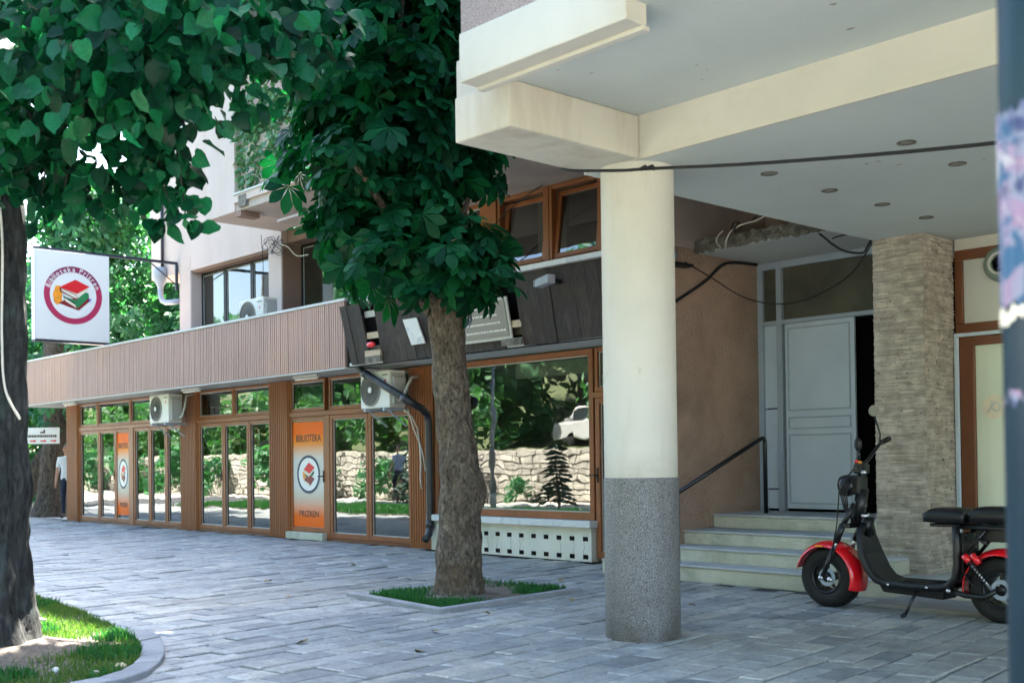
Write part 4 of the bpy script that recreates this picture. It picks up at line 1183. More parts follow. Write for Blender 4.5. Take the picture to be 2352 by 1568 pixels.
vf = empty('ventilation_fan', (-4.66, 10.3, 2.8)); tag(vf, 'round grey green ventilation fan mounted in the transom of the right shop', 'fan')
c = (-4.655, SY+.03, 2.985)
MB().lathe([(.075,.10),(.10,.115),(.135,.10),(.165,.06),(.17,.0)], c, (0,-1,0), 40).build('rim', mat('fan_rim', (.20,.26,.22), .45, .08), vf, smooth=True)
MB().lathe([(.082,.10),(.095,.122),(.105,.115)], c, (0,-1,0), 40).build('inner_ring', M['trim'], vf, smooth=True)
MB().lathe([(0,.03),(.09,.03)], c, (0,-1,0), 24).build('opening', M['black'], vf)
mb = MB()
for k in range(5):
    a = 2*math.pi*k/5
    mb.quad(*[(c[0]+r_*math.cos(a+d), c[1]-.05+e_, c[2]+r_*math.sin(a+d)) for r_, d, e_ in ((.02,0,0),(.085,-.1,.01),(.085,.5,-.02),(.02,.6,-.01))])
mb.build('blade', M['dark_plastic'], vf)

# ------------------------------------------------------------------ blue pole close to the camera
pl = empty('blue_pole', (-.848, 2.035, 0)); tag(pl, 'dark blue street pole with torn stickers at the right edge', 'pole')
MB().tube([(-.848,2.035,-.05),(-.848,2.035,4.2)], .06, 32).build('shaft', M['pole'], pl, smooth=True)
def sticker(z0, z1, a0, a1, seed, m, rad=.0618):
    R_ = random.Random(seed); mb = MB(); N = 30
    top = [z1+R_.uniform(-.014,.012) for _ in range(N+1)]; bot = [z0+R_.uniform(-.018,.018) for _ in range(N+1)]
    for i in range(N):
        p = []
        for k, zz in ((i, bot), (i+1, bot), (i+1, top), (i, top)):
            a = a0+(a1-a0)*k/N; rr = rad+.0012*math.sin(k*2.1+seed)
            p.append((-.848+rr*math.cos(a), 2.035+rr*math.sin(a), zz[k]))
        mb.quad(*p)
    o = mb.build('sticker', m, pl, smooth=True)
sticker(1.50, 1.845, 2.3, 6.6, 1, M['sticker']); sticker(1.70, 1.84, 2.5, 4.6, 2, M['sticker'], .0632); sticker(1.475, 1.50, 2.4, 6.0, 3, M['print_cream'], .0635)
sticker(1.345, 1.352, 2.4, 6.0, 4, M['sticker'], .0622)

# ------------------------------------------------------------------ scooter
def scooter():
    t = empty('electric_scooter', (-4.5, 8.38, 0))
    tag(t, 'black electric scooter with red fenders parked before the stone pillar', 'scooter')
    Y0 = 8.38; fx, rx, wz, wr = -5.225, -3.775, .25, .25
    def wheel(x, Yc):
        o = MB().lathe([(.135,-.085),(.16,-.10),(.215,-.105),(.24,-.075),(.25,-.03),(.25,.03),(.24,.075),(.215,.105),(.16,.10),(.135,.085)], (x,Yc,wz), (0,1,0), 48).build('wheel', M['rubber'], t, smooth=True)
        grv = MB()
        for k in range(36):
            a = 2*math.pi*k/36
            for s_ in (-1, 1):
                grv.tube([(x+.2505*math.cos(a), Yc+s_*.01, wz+.2505*math.sin(a)), (x+.246*math.cos(a+.06), Yc+s_*.06, wz+.246*math.sin(a+.06))], .004, 4)
        grv.build('tread_block', M['black'], o)
        MB().lathe([(.137,-.07),(.137,-.088),(.122,-.092),(.118,-.06),(.118,.06),(.122,.092),(.137,.088),(.137,.07)], (x,Yc,wz), (0,1,0), 40).build('rim', M['black_paint'], o, smooth=True)
        mb = MB()
        for k in range(5):
            a = 2*math.pi*k/5+.3
            for yy in (Yc-.06,):
                mb.hexa([(x+r_*math.cos(a+d), yy+e_, wz+r_*math.sin(a+d)) for e_ in (0,.012) for r_, d in ((.03,-.5),(.12,-.10),(.12,.10),(.03,.5))])
        mb.build('spoke', M['black_paint'], o)
        MB().lathe([(0,-.085),(.03,-.085),(.034,-.03),(.034,.03),(.03,.085),(0,.085)], (x,Yc,wz), (0,1,0), 20).build('hub', M['black_paint'], o, smooth=True)
        MB().lathe([(.045,-.072),(.075,-.072),(.075,-.066),(.045,-.066)], (x,Yc,wz), (0,1,0), 32, closed=True).build('brake_disc', M['grey_frame'], o)
        return o
    wheel(fx, Y0); wheel(rx, Y0)
    def fender(x, a0, a1, r, hw, nm='fender'):
        mb = MB(); N = 28; K = 10
        g0 = len(mb.v)
        for layer in (0, 1):
            for i in range(N+1):
                a = a0+(a1-a0)*i/N
                for j in range(K+1):
                    u = -1+2*j/K; rr = r-.045*abs(u)**2.6-(.006 if layer else 0)
                    mb.v.append((x+rr*math.cos(a), Y0+u*hw, wz+rr*math.sin(a)))
        st_ = (N+1)*(K+1)
        for i in range(N):
            for j in range(K):
                q = i*(K+1)+j
                mb.face((q, q+1, q+K+2, q+K+1)); mb.face((st_+q+K+1, st_+q+K+2, st_+q+1, st_+q))
        for i in range(N):
            for j in (0, K):
                q = i*(K+1)+j; mb.face((q, q+K+1, st_+q+K+1, st_+q) if j == 0 else (q+K+1, q, st_+q, st_+q+K+1))
        for j in range(K):
            for i in (0, N):
                q = i*(K+1)+j; mb.face((q+1, q, st_+q, st_+q+1) if i == 0 else (q, q+1, st_+q+1, st_+q))
        return mb.build(nm, M['red_paint'], t, smooth=True)
    fender(fx, math.radians(-20), math.radians(168), .30, .135, 'front_fender')
    fender(rx, math.radians(30), math.radians(196), .305, .135, 'rear_fender')
    # fork with shock absorbers, steering stem
    for s_ in (-1, 1):
        y = Y0+s_*.145
        f_ = MB().tube([(fx,y,wz),(fx+.115,y,.50)], .020, 12).build('fork_leg', M['black_paint'], t, smooth=True)
        MB().tube([(fx+.105,y,.47),(fx+.145,y,.565)], .017, 12).build('fork_chrome', M['steel'], f_, smooth=True)
        MB().tube([(fx+.135,y,.545),(fx+.20,y,.69)], .027, 12).build('fork_upper', M['black_paint'], t, smooth=True)
        MB().tube([(fx+.19,y,.67),(fx+.27,Y0+s_*.08,.86)], .022, 12).build('fork_upper', M['black_paint'], t, smooth=True)
        MB().cyl((fx,y-s_*.02,wz),(fx,y+s_*.03,wz), .018, 10).build('axle_nut', M['steel'], f_, smooth=True)
        MB().cyl((fx+.085,y-.01,wz-.01),(fx+.085,y+s_*.028,wz-.01), .022, 10).build('caliper', M['steel'], f_, smooth=True)
    MB().box(fx+.17, fx+.27, Y0-.16, Y0+.16, .665, .70).build('fork_bridge', M['black_paint'], t, bev=.008)
    MB().tube([(fx+.235,Y0,.68),(fx+.30,Y0,.98)], .050, 14).build('steering_stem', M['black_paint'], t, smooth=True)
    MB().tube([(fx+.315,Y0,.60),(fx+.345,Y0,.755)], .052, 16).build('head_tube', M['black_paint'], t, smooth=True)
    MB().lathe([(.0,.0),(.034,.0),(.036,.03),(.022,.034)], (fx+.35,Y0-.05,.75), (0,-.3,1), 20).build('lock_ring', M['steel'], t, smooth=True)
    # headlight, cluster, bars (bars turned a little to the right)
    MB().lathe([(0,-.01),(.05,-.008),(.085,.02),(.09,.06),(.075,.10),(.04,.13),(0,.135)], (fx+.125,Y0-.03,1.0), (1,.1,.05), 28).build('headlight', M['black_paint'], t, smooth=True)
    MB().lathe([(0,-.025),(.05,-.018),(.08,.0)], (fx+.128,Y0-.03,1.0), (1,.1,.05), 24).build('headlight_lens', M['lens'], t, smooth=True)
    MB().box(fx+.20, fx+.31, Y0-.07, Y0+.07, .93, 1.09).build('instrument_housing', M['dark_plastic'], t, bev=.02)
    MB().box(fx+.24, fx+.34, Y0-.05, Y0+.05, 1.10, 1.18).build('display', M['black_paint'], t, bev=.015)
    bar = [(fx+.50,Y0-.36,1.135),(fx+.44,Y0-.26,1.15),(fx+.33,Y0-.10,1.14),(fx+.30,Y0,1.16),(fx+.30,Y0+.10,1.22),(fx+.31,Y0+.24,1.33),(fx+.29,Y0+.36,1.36)]
    MB().tube(bar, .014, 10).build('handlebar', M['black_paint'], t, smooth=True)
    MB().tube([(fx+.545,Y0-.40,1.115),(fx+.47,Y0-.30,1.148)], .022, 12).build('grip', M['rubber'], t, smooth=True)
    MB().tube([(fx+.555,Y0-.41,1.110),(fx+.545,Y0-.40,1.115)], .024, 12).build('grip_end', M['steel'], t, smooth=True)
    MB().tube([(fx+.29,Y0+.33,1.355),(fx+.28,Y0+.46,1.385)], .022, 12).build('grip', M['rubber'], t, smooth=True)
    MB().tube([(fx+.43,Y0-.27,1.165),(fx+.41,Y0-.36,1.14),(fx+.43,Y0-.44,1.115)], .007, 6).build('brake_lever', M['steel'], t, smooth=True)
    MB().tube([(fx+.28,Y0+.28,1.35),(fx+.23,Y0+.36,1.36),(fx+.22,Y0+.44,1.37)], .007, 6).build('brake_lever', M['steel'], t, smooth=True)
    MB().box(fx+.39, fx+.45, Y0-.28, Y0-.22, 1.15, 1.20).build('switch_block', M['dark_plastic'], t, bev=.008)
    MB().box(fx+.40, fx+.425, Y0-.285, Y0-.27, 1.19, 1.215).build('switch_button', M['print_red'], t, bev=.004)
    MB().box(fx+.43, fx+.455, Y0-.285, Y0-.27, 1.185, 1.205).build('switch_button', M['amber'], t, bev=.004)
    for y, x, z, mz, mx, mm in ((Y0-.25, fx+.42, 1.18, 1.335, fx+.435, 'dark_plastic'), (Y0+.26, fx+.31, 1.36, 1.615, fx+.285, 'dark_plastic')):
        s_ = MB().tube([(x,y,z),(x+.01,y-.01,z+.06),(mx,y-.03,mz-.05)], .007, 8).build('mirror_stem', M['black_paint'], t, smooth=True)
        MB().sphere((mx,y-.04,mz), .055, 16, 10, (.55,.5,1.0) if y < Y0 else (.5,.4,.95)).build('mirror', M[mm], t, smooth=True)
    MB().lathe([(0,.0),(.045,.0),(.05,-.008)], (fx+.296,Y0+.195,1.615), (.35,-1,0), 20).build('mirror_glass', M['mirror_glass'], t)
    mb = MB()
    for k in range(4):
        a = .02*k
        mb.tube([(fx+.22+a,Y0-.09,1.08),(fx+.16+a,Y0-.12,.96),(fx+.20+a*.5,Y0-.11,.80),(fx+.26,Y0-.04-.02*k,.70)], .006, 5)
    mb.tube([(fx+.41,Y0-.25,1.17),(fx+.30,Y0-.2,1.10),(fx+.18,Y0-.16,.95),(fx+.16,Y0-.165,.7),(fx+.10,Y0-.165,.42)], .006, 5)
    mb.build('brake_cable', M['cable'], t, smooth=True)
    # frame tubes, leg shield, footboard
    side = [(-4.895,.70),(-4.90,.60),(-4.865,.46),(-4.80,.335),(-4.74,.27),(-4.66,.242),(-4.45,.235),(-4.22,.24),(-4.14,.26),(-4.09,.32),(-4.07,.42),(-4.07,.58),(-4.075,.72)]
    for s_ in (-1, 1):
        MB().tube([(x,Y0+s_*(.05 if i == 0 else .10 if i == 1 else .145),z) for i, (x,z) in enumerate(side)], .029, 12).build('frame_tube', M['black_paint'], t, smooth=True)
    shield = [(-4.875,.70),(-4.875,.60),(-4.835,.46),(-4.77,.34),(-4.71,.285),(-4.64,.262),(-4.45,.257),(-4.22,.262),(-4.16,.275)]
    mb = MB()
    for (x0_,z0_), (x1_,z1_), h0, h1 in zip(shield, shield[1:], [.05,.11]+[.135]*8, [.11]+[.135]*8):
        mb.hexa([(x0_,Y0-h0,z0_-.014),(x1_,Y0-h1,z1_-.014),(x1_,Y0+h1,z1_-.014),(x0_,Y0+h0,z0_-.014),(x0_,Y0-h0,z0_+.006),(x1_,Y0-h1,z1_+.006),(x1_,Y0+h1,z1_+.006),(x0_,Y0+h0,z0_+.006)])
    mb.build('footboard', M['tread_mat'], t, autosm=30)
    mb = MB()
    for k in range(13): mb.box(-4.62+.034*k, -4.605+.034*k, Y0-.12, Y0+.12, .264, .272)
    mb.build('footboard_rib', M['tread_mat'], t)
    MB().hexa([(-4.70,Y0-.11,.17),(-4.20,Y0-.11,.145),(-4.20,Y0+.11,.145),(-4.70,Y0+.11,.17),(-4.74,Y0-.12,.245),(-4.18,Y0-.12,.235),(-4.18,Y0+.12,.235),(-4.74,Y0+.12,.245)]).build('battery_box', M['dark_plastic'], t, bev=.012)
    MB().hexa([(-4.10,Y0-.11,.30),(-4.04,Y0-.11,.30),(-4.04,Y0+.11,.30),(-4.10,Y0+.11,.30),(-4.08,Y0-.12,.66),(-4.03,Y0-.12,.66),(-4.03,Y0+.12,.66),(-4.08,Y0+.12,.66)]).build('rear_panel', M['dark_plastic'], t, bev=.008)
    # seats
    def seat(x0, x1, z0, z1, hw):
        mb = MB(); NX, NY = 14, 10
        for layer in range(2):
            for i in range(NX+1):
                for j in range(NY+1):
                    u = -1+2*i/NX; v_ = -1+2*j/NY
                    e_ = max(0, 1-abs(u)**4)*max(0, 1-abs(v_)**4)
                    quil = .006*abs(math.sin(i*1.57))*abs(math.sin(j*1.57))
                    z = z0+.012*(1-e_) if layer == 0 else z0+(z1-z0)*(.62+.38*e_**.5)-quil
                    k_ = 1-.05*(1-e_) if layer else .93
                    mb.v.append(((x0+x1)/2+u*(x1-x0)/2*k_, Y0+v_*hw*k_, z))
        st_ = (NX+1)*(NY+1)
        for i in range(NX):
            for j in range(NY):
                q = i*(NY+1)+j
                mb.face((st_+q, st_+q+NY+1, st_+q+NY+2, st_+q+1)); mb.face((q+1, q+NY+2, q+NY+1, q))
        for i in range(NX):
            q = i*(NY+1); mb.face((q, q+NY+1, st_+q+NY+1, st_+q)); q += NY; mb.face((q+NY+1, q, st_+q, st_+q+NY+1))
        for j in range(NY):
            q = j; mb.face((q+1, q, st_+q, st_+q+1)); q = NX*(NY+1)+j; mb.face((q, q+1, st_+q+1, st_+q))
        return mb.build('seat', M['leather'], t, smooth=True)
    seat(-4.34, -4.005, .725, .845, .17); seat(-4.0, -3.60, .73, .86, .14)
    MB().box(-4.30, -3.62, Y0-.11, Y0+.11, .70, .724).build('seat_plate', M['black_paint'], t, bev=.005)
    for s_ in (-1, 1):
        MB().tube([(-4.10,Y0+s_*.12,.705),(-3.56,Y0+s_*.12,.70)], .016, 10).build('seat_rail', M['black_paint'], t, smooth=True)
        MB().tube([(-4.065,Y0+s_*.13,.45),(-3.86,Y0+s_*.12,.69)], .014, 10).build('seat_stay', M['black_paint'], t, smooth=True)
        # rear shock with spring
        a = Vector((-4.0,Y0+s_*.175,.50)); b = Vector((-3.80,Y0+s_*.175,.26)); d = b-a
        sh = MB().tube([a, b], .011, 8).build('shock_absorber', M['steel'], t, smooth=True)
        MB().tube([a, a+d*.22], .026, 12).build('shock_cap', M['red_paint'], sh, smooth=True)
        MB().tube([a+Vector((.06,0,.01)), a+Vector((.06,0,.01))+d*.28], .022, 12).build('shock_reservoir', M['red_paint'], sh, smooth=True)
        u = d.normalized(); p = Vector((0,1,0)); q = u.cross(p)
        MB().tube([a+d*(.18+.62*k/90)+(p*math.cos(k*.5236)+q*math.sin(k*.5236))*.026 for k in range(91)], .0055, 6).build('spring', M['black_paint'], sh, smooth=True)
        MB().tube([(-4.16,Y0+s_*.13,.23),(-4.0,Y0+s_*.15,.20),(-3.86,Y0+s_*.16,.195),(-3.775,Y0+s_*.16,.25)], .020, 10).build('swing_arm', M['black_paint'], t, smooth=True)
        MB().cyl((-4.13,Y0+s_*.145,.225),(-4.13,Y0+s_*.175,.225), .016, 10).build('bolt', M['steel'], t, smooth=True)
    MB().box(-3.95, -3.70, Y0-.09, Y0+.09, .60, .70).build('controller_box', M['dark_plastic'], t, bev=.01)
    MB().tube([(-4.40,Y0-.12,.21),(-4.43,Y0-.17,.12),(-4.455,Y0-.22,.02)], .012, 10).build('kickstand', M['black_paint'], t, smooth=True)
    MB().tube([(-4.455,Y0-.22,.025),(-4.475,Y0-.24,.006)], .017, 8).build('kickstand_foot', M['rubber'], t, smooth=True)
    for x in (-4.62, -4.30):
        MB().cyl((x,Y0-.165,.238),(x,Y0-.178,.238), .011, 8).build('bolt', M['steel'], t, smooth=True)
    MB().tube([(-4.05,Y0-.13,.30),(-4.02,Y0-.15,.38),(-3.97,Y0-.15,.30),(-3.9,Y0-.16,.24)], .007, 6).build('wire_loop', M['cable'], t, smooth=True)
    MB().tube([(-4.0,Y0-.14,.66),(-3.95,Y0-.15,.60),(-3.90,Y0-.15,.62),(-3.84,Y0-.14,.58)], .010, 6).build('wire_loop', M['cable'], t, smooth=True)
    for u in (-4.25, -4.17, -4.09):
        MB().tube([(u,Y0-.155,.80),(u,Y0-.08,.838),(u,Y0+.08,.838),(u,Y0+.155,.80)], .003, 5).build('seat_seam', M['black_paint'], t, smooth=True)
    MB().box(fx-.07, fx+.0, Y0-.139, Y0-.136, .50, .515).build('fender_reflector', M['amber'], t)
    MB().box(-3.46, -3.44, Y0-.05, Y0+.05, .50, .55).build('tail_light', M['red_paint'], t, bev=.005)
scooter()
# low pale edge strip behind the scooter
es = MB().box(-5.05, 3.5, 8.60, 9.22, -.02, .03).build('door_platform', M['kerb'], plaza, bev=.006)

# ------------------------------------------------------------------ people
def person(loc, rz, label, shirt, trousers, shorts=False, stride=0.0, hair='hair', cat='person', group=None):
    root = empty('person', loc, rz); tag(root, label, cat, group)
    V = []; E_ = []; Rr = []
    def add(p, r, par=None):
        V.append(p); Rr.append(r)
        if par is not None: E_.append((par, len(V)-1))
        return len(V)-1
    pel = add((0,0,.96), .135); sp = add((0,.005,1.13), .125, pel); ch = add((0,0,1.32), .145, sp); nb = add((0,.0,1.44), .075, ch); nk = add((0,.015,1.50), .055, nb)
    jaw = add((0,.035,1.565), .068, nk); hd = add((0,.02,1.635), .088, jaw); tp = add((0,.012,1.70), .070, hd)
    add((0,.115,1.61), .016, jaw)
    for s_ in (-1, 1):
        k = stride*s_
        hip = add((s_*.085,0,.90), .098, pel); kn = add((s_*.095,.02+k*.5,.50), .062, hip); an = add((s_*.10,-.02+k*.9,.10), .042, kn)
        he = add((s_*.10,-.04+k*.9,.045), .042, an); add((s_*.115,.13+k*.9,.035), .038, he)
        shd = add((s_*.185,0,1.39), .068, ch); el = add((s_*.235,-.02-k*.35,1.12), .045, shd); wr = add((s_*.245,.06-k*.7,.90), .028, el)
        pm = add((s_*.245,.085-k*.75,.83), .033, wr)
        for q, (dx, L) in enumerate(((-.024,.062),(-.008,.074),(.008,.07),(.024,.055))):
            k1 = add((s_*.243,.095+dx-k*.78,.775), .010, pm); add((s_*.238,.105+dx-k*.8,.775-L), .008, k1)
        th = add((s_*.225,.125-k*.75,.82), .011, wr); add((s_*.22,.14-k*.77,.77), .009, th)
    me = bpy.data.meshes.new('body'); me.from_pydata(V, E_, []); me.update()
    o = bpy.data.objects.new('body', me); COL.objects.link(o)
    mod = o.modifiers.new('skin', 'SKIN'); sv = me.skin_vertices[0].data
    for i, r in enumerate(Rr): sv[i].radius = (r, r*.82 if i in (sp, ch, pel) else r)
    sv[pel].use_root = True
    sb = o.modifiers.new('sub', 'SUBSURF'); sb.levels = 2; sb.render_levels = 2
    dg = bpy.context.evaluated_depsgraph_get()
    m2 = bpy.data.meshes.new_from_object(o.evaluated_get(dg))
    bpy.data.objects.remove(o)
    m2.materials.clear()
    for x in ('skin', shirt, trousers, 'shoe'): m2.materials.append(M[x])
    hem = .50 if shorts else .10
    for p in m2.polygons:
        c_ = p.center; p.use_smooth = True
        arm = abs(c_.x) > .165 and c_.z < 1.36
        if c_.z < .085: p.material_index = 3
        elif c_.z > 1.465: p.material_index = 0
        elif arm and c_.z < (1.20 if abs(c_.x) > .2 else 0): p.material_index = 0
        elif c_.z > .93: p.material_index = 1
        elif c_.z > hem: p.material_index = 2
        else: p.material_index = 0
    b = bpy.data.objects.new('body', m2); COL.objects.link(b); b.parent = root
    h = MB().sphere((0,-.008,1.665), .098, 16, 10, (.95,1.0,.92))
    h.f = [f for f in h.f if max(h.v[i][2] for i in f) > 1.60 and not (sum(h.v[i][1] for i in f)/len(f) > .035 and sum(h.v[i][2] for i in f)/len(f) < 1.70)]
    h.m = [0]*len(h.f)
    ho = h.build('hair', M[hair], None, smooth=True); ho.parent = root
    for s_ in (-1, 1):
        e = MB().sphere((s_*.034,.096,1.635), .011, 8, 6).build('eye', M['print_dark'], None, smooth=True); e.parent = root
        e = MB().sphere((s_*.088,.015,1.615), .024, 8, 6, (.35,.7,1.2)).build('ear', M['skin'], None, smooth=True); e.parent = root
    m_ = MB().box(-.024,.024,.092,.104,1.563,1.571).build('mouth', M['print_darkred'], None); m_.parent = root
    return root
person((-27.0, 10.55, 0), math.radians(-130), 'person in white t-shirt and navy trousers standing half behind the library corner', 'shirt', 'navy_cloth')
# ------------------------------------------------------------------ foliage helpers
def linden_leaf():
    """heart-shaped leaf, folded on the midrib, stalk at the origin, tip at y=1"""
    half = [(0,.0),(.20,-.06),(.40,.06),(.475,.30),(.42,.54),(.29,.76),(.12,.90),(0,1.0)]
    v = [(0,0,0),(0,.35,-.03),(0,.7,-.10),(0,1.0,-.20)]
    for s_ in (-1, 1):
        for x, y in half[1:7]: v.append((s_*x, y, .30*abs(x)+.05*math.sin(y*9+s_)-.20*y*y))
    f = []
    for k, s_ in ((4, -1), (10, 1)):
        q = [(0,k,k+1),(0,k+1,k+2),(0,k+2,1),(1,k+2,k+3),(1,k+3,2),(2,k+3,k+4),(2,k+4,k+5),(2,k+5,3)]
        f += [t[::-1] if s_ < 0 else t for t in q]
    return np.array(v, float), np.array(f)

def palmate_leaf(nl=7, rich=True, drop=.30):
    """horse-chestnut leaf: leaflets fanned from the stalk end, each folded and drooping"""
    V = []; F = []
    ang = np.linspace(-1.9, 1.9, nl)
    for a in ang:
        L = 1.0-.32*abs(a)/1.9; W = .20*L+.02
        prof = [(.0,.0),(.35,.40),(.68,1.0),(.86,.72),(1.0,0)] if rich else [(0,0),(.68,1.0),(1.0,0)]
        c, s_ = math.cos(a), math.sin(a); n0 = len(V)
        for t, wd in prof:
            for side in ((0,) if wd == 0 else (-1, 0, 1)):
                x = side*wd*W; y = t*L; z = .10*abs(side)*wd*W*2-drop*t*t*L
                V.append((x*c+y*s_, y*c-x*s_, z))
        if rich:
            b = n0
            F += [(b,b+2,b+1),(b,b+3,b+2),(b+1,b+2,b+5),(b+1,b+5,b+4),(b+2,b+3,b+6),(b+2,b+6,b+5),(b+4,b+5,b+8),(b+4,b+8,b+7),(b+5,b+6,b+9),(b+5,b+9,b+8),(b+7,b+8,b+10),(b+8,b+9,b+10)]
        else:
            b = n0; F += [(b,b+2,b+1),(b,b+3,b+2),(b+1,b+2,b+4),(b+2,b+3,b+4)]
    return np.array(V, float), np.array(F)

def norm(a): return a/np.maximum(np.linalg.norm(a, axis=1, keepdims=True), 1e-9)

def leaf_frames(rg, clusters, density, size, shell=.55, down=.75, rnd=.45, upw=.75, smin=.7, smax=1.2):
    P_ = []; O_ = []
    for c in clusters:
        cx, cy, cz = c[:3]; r = np.array(c[3:6] if len(c) > 4 else (c[3],)*3, float)
        n = int(density*(r[0]*r[1]+r[1]*r[2]+r[0]*r[2])/3*12.57*(1 if len(c) < 7 else c[6]))
        d = norm(rg.normal(size=(n,3)))
        rad = shell+(1.08-shell)*rg.random(n)**.7
        lump = 1+.16*np.sin(d[:,0]*5+cx*3)+.16*np.sin(d[:,1]*6+cy*5)*np.sin(d[:,2]*5+cz)
        P_.append(np.array((cx,cy,cz))+d*r*(rad*lump)[:,None]); O_.append(d)
    P_ = np.concatenate(P_); O_ = np.concatenate(O_); n = len(P_)
    t = norm(O_*np.array((.8,.8,.3))+np.array((0,0,-down))+rg.normal(size=(n,3))*rnd)
    z = norm(O_*.6+np.array((0,0,upw))+rg.normal(size=(n,3))*rnd)
    z = norm(z-t*np.sum(z*t,1,keepdims=True)); x = np.cross(t, z)
    R_ = np.stack([x, t, z], axis=2)
    s_ = size*rg.uniform(smin, smax, n)
    return P_, R_, s_

def scatter(name, base, P_, R_, s_, m):
    V, F = base; n = len(P_)
    W_ = np.einsum('nij,vj->nvi', R_, V)*s_[:,None,None]+P_[:,None,:]
    Fc = (F[None]+(np.arange(n)*len(V))[:,None,None]).reshape(-1, F.shape[1])
    return numpy_mesh(name, W_.reshape(-1,3), Fc, m)

def foliage(tree, base, P_, R_, s_, m, near=300):
    """the largest-showing leaves become single objects, the rest one mesh"""
    w_ = []
    for i in range(len(P_)):
        d = in_view(P_[i], 0)
        if d: w_.append((d/s_[i], i))
    pick = [i for _, i in sorted(w_)[:near]]
    me = numpy_mesh('leaf', base[0], base[1], m)
    for i in pick:
        Mx = Matrix([[*(R_[i][r]*s_[i]), P_[i][r]] for r in range(3)]+[[0,0,0,1]])
        inst('leaf', me, tree, Mx)
    keep = np.ones(len(P_), bool); keep[pick] = False
    fm = scatter('foliage', base, P_[keep], R_[keep], s_[keep], m)
    o = bpy.data.objects.new('foliage', fm); COL.objects.link(o); setp(o, tree); tag(o, kind='stuff')

def bole(pts, radii, m, parent, name='trunk', seg=40, amp=.02, freq=3.0, lobes=0, nz_=40, flare=0, knots=()):
    pts = [Vector(p) for p in pts]; out = []; rr = []
    K = len(pts)
    for i in range(K-1):
        for k in range(nz_//(K-1)):
            u = k/(nz_//(K-1)); p0 = pts[max(i-1,0)]; p1 = pts[i]; p2 = pts[i+1]; p3 = pts[min(i+2,K-1)]
            out.append(.5*((2*p1)+(p2-p0)*u+(2*p0-5*p1+4*p2-p3)*u*u+(3*p1-p0-3*p2+p3)*u**3)); rr.append(radii[i]*(1-u)+radii[i+1]*u)
    out.append(pts[-1]); rr.append(radii[-1])
    mb = MB().tube(out, rr, seg)
    for i in range(len(out)):
        for j in range(seg):
            q = Vector(mb.v[i*seg+j]); d = (q-out[i]); L = d.length; d.normalize()
            a = math.atan2(d.y, d.x)
            e = amp*(mnoise.noise(q*freq)+.5*mnoise.noise(q*freq*2.7)+.25*mnoise.noise(q*freq*7))
            if lobes: e += L*.10*math.sin(a*lobes+out[i].z*.8+1.2)
            if flare: e += flare*max(0, 1-(out[i].z-out[0].z)/.45)**2*(.6+.6*max(0, math.sin(a*4+.7)))
            for kp, kr, kh in knots:
                dd = (q-Vector(kp)).length
                if dd < kr: e += kh*(1-dd/kr)**2*(3-2*(1-dd/kr))
            mb.v[i*seg+j] = tuple(q+d*e)
    return mb.build(name, m, parent, smooth=True)

def limb(a, b, r0, r1, m, parent, bend=.15, seed=0):
    R_ = random.Random(seed); a = Vector(a); b = Vector(b); L = (b-a).length
    pts = [a+(b-a)*k/5+Vector((R_.uniform(-1,1),R_.uniform(-1,1),R_.uniform(-.3,1)))*bend*L*.25*math.sin(math.pi*k/5) for k in range(6)]
    return MB().tube(pts, [r0+(r1-r0)*k/5 for k in range(6)], 10).build('limb', m, parent, smooth=True)

# ------------------------------------------------------------------ chestnut in the square pit
ch = empty('chestnut_tree', (-8.22, 6.85, 0)); tag(ch, 'clipped horse chestnut with thick brown trunk in the square pit', 'tree')
bole([(-8.22,6.85,-.05),(-8.22,6.85,.5),(-8.20,6.88,1.0),(-8.24,6.83,1.7),(-8.27,6.80,2.3),(-8.30,6.78,2.75)], [.225,.195,.195,.165,.158,.165], M['bark2'], ch, 'trunk', 44, .022, 4, 0, 60, .035, knots=(((-8.05,7.02,.95),.22,.045), ((-8.08,7.0,.55),.2,.03)))
rv = Vector((.676,.736,0))
for k, (e, r0) in enumerate(((rv*-1.2+Vector((0,0,1.9)), .10), (rv*-.5+Vector((-.3,.3,2.6)), .10), (rv*.25+Vector((.1,-.1,1.2)), .08), (rv*-.9+Vector((.5,-.4,1.5)), .07), (rv*-.3+Vector((.3,-.3,3.0)), .08), (rv*-1.1+Vector((0,0,1.2)), .05))):
    limb(Vector((-8.29,6.79,2.5)), Vector((-8.30,6.79,2.5))+e, r0, .02, M['bark2'], ch, .3, k)
def cc(off, z, r, rz, dep=0): p = Vector((-8.256,6.794,0))+rv*off+Vector((-.7365,.676,0))*dep; return (p.x, p.y, z, r, r, rz)
CH = [cc(-.60,4.25,.90,1.05), cc(-.25,3.12,.76,.42,-.1), cc(-.55,5.6,1.25,1.2), cc(-1.35,5.4,.50,.50), cc(-.72,3.45,.50,.50), cc(.1,4.3,.5,.6), cc(-.6,6.6,1.1,.7), cc(.30,2.98,.32,.30,-.15)]
P_, R_, s_ = leaf_frames(np.random.default_rng(5), CH, 32, .235, .45, .55, .40, .8)
ok = ~((P_[:,0] > -8.6) & (P_[:,1] > 7.85) & (P_[:,2] > 4.3))
P_, R_, s_ = P_[ok], R_[ok], s_[ok]
foliage(ch, palmate_leaf(7), P_, R_, s_, M['chestnut'])
# dense inner twigs and leaves so the crown is dark inside
P2, R2, s2 = leaf_frames(np.random.default_rng(6), [tuple(c[:3])+tuple(x*.62 for x in c[3:6]) for c in CH], 30, .26, .2, .3, .9, .6)
o = bpy.data.objects.new('inner_foliage', scatter('inner_foliage', palmate_leaf(5, False), P2, R2, s2, M['chestnut'])); COL.objects.link(o); setp(o, ch); tag(o, kind='stuff')

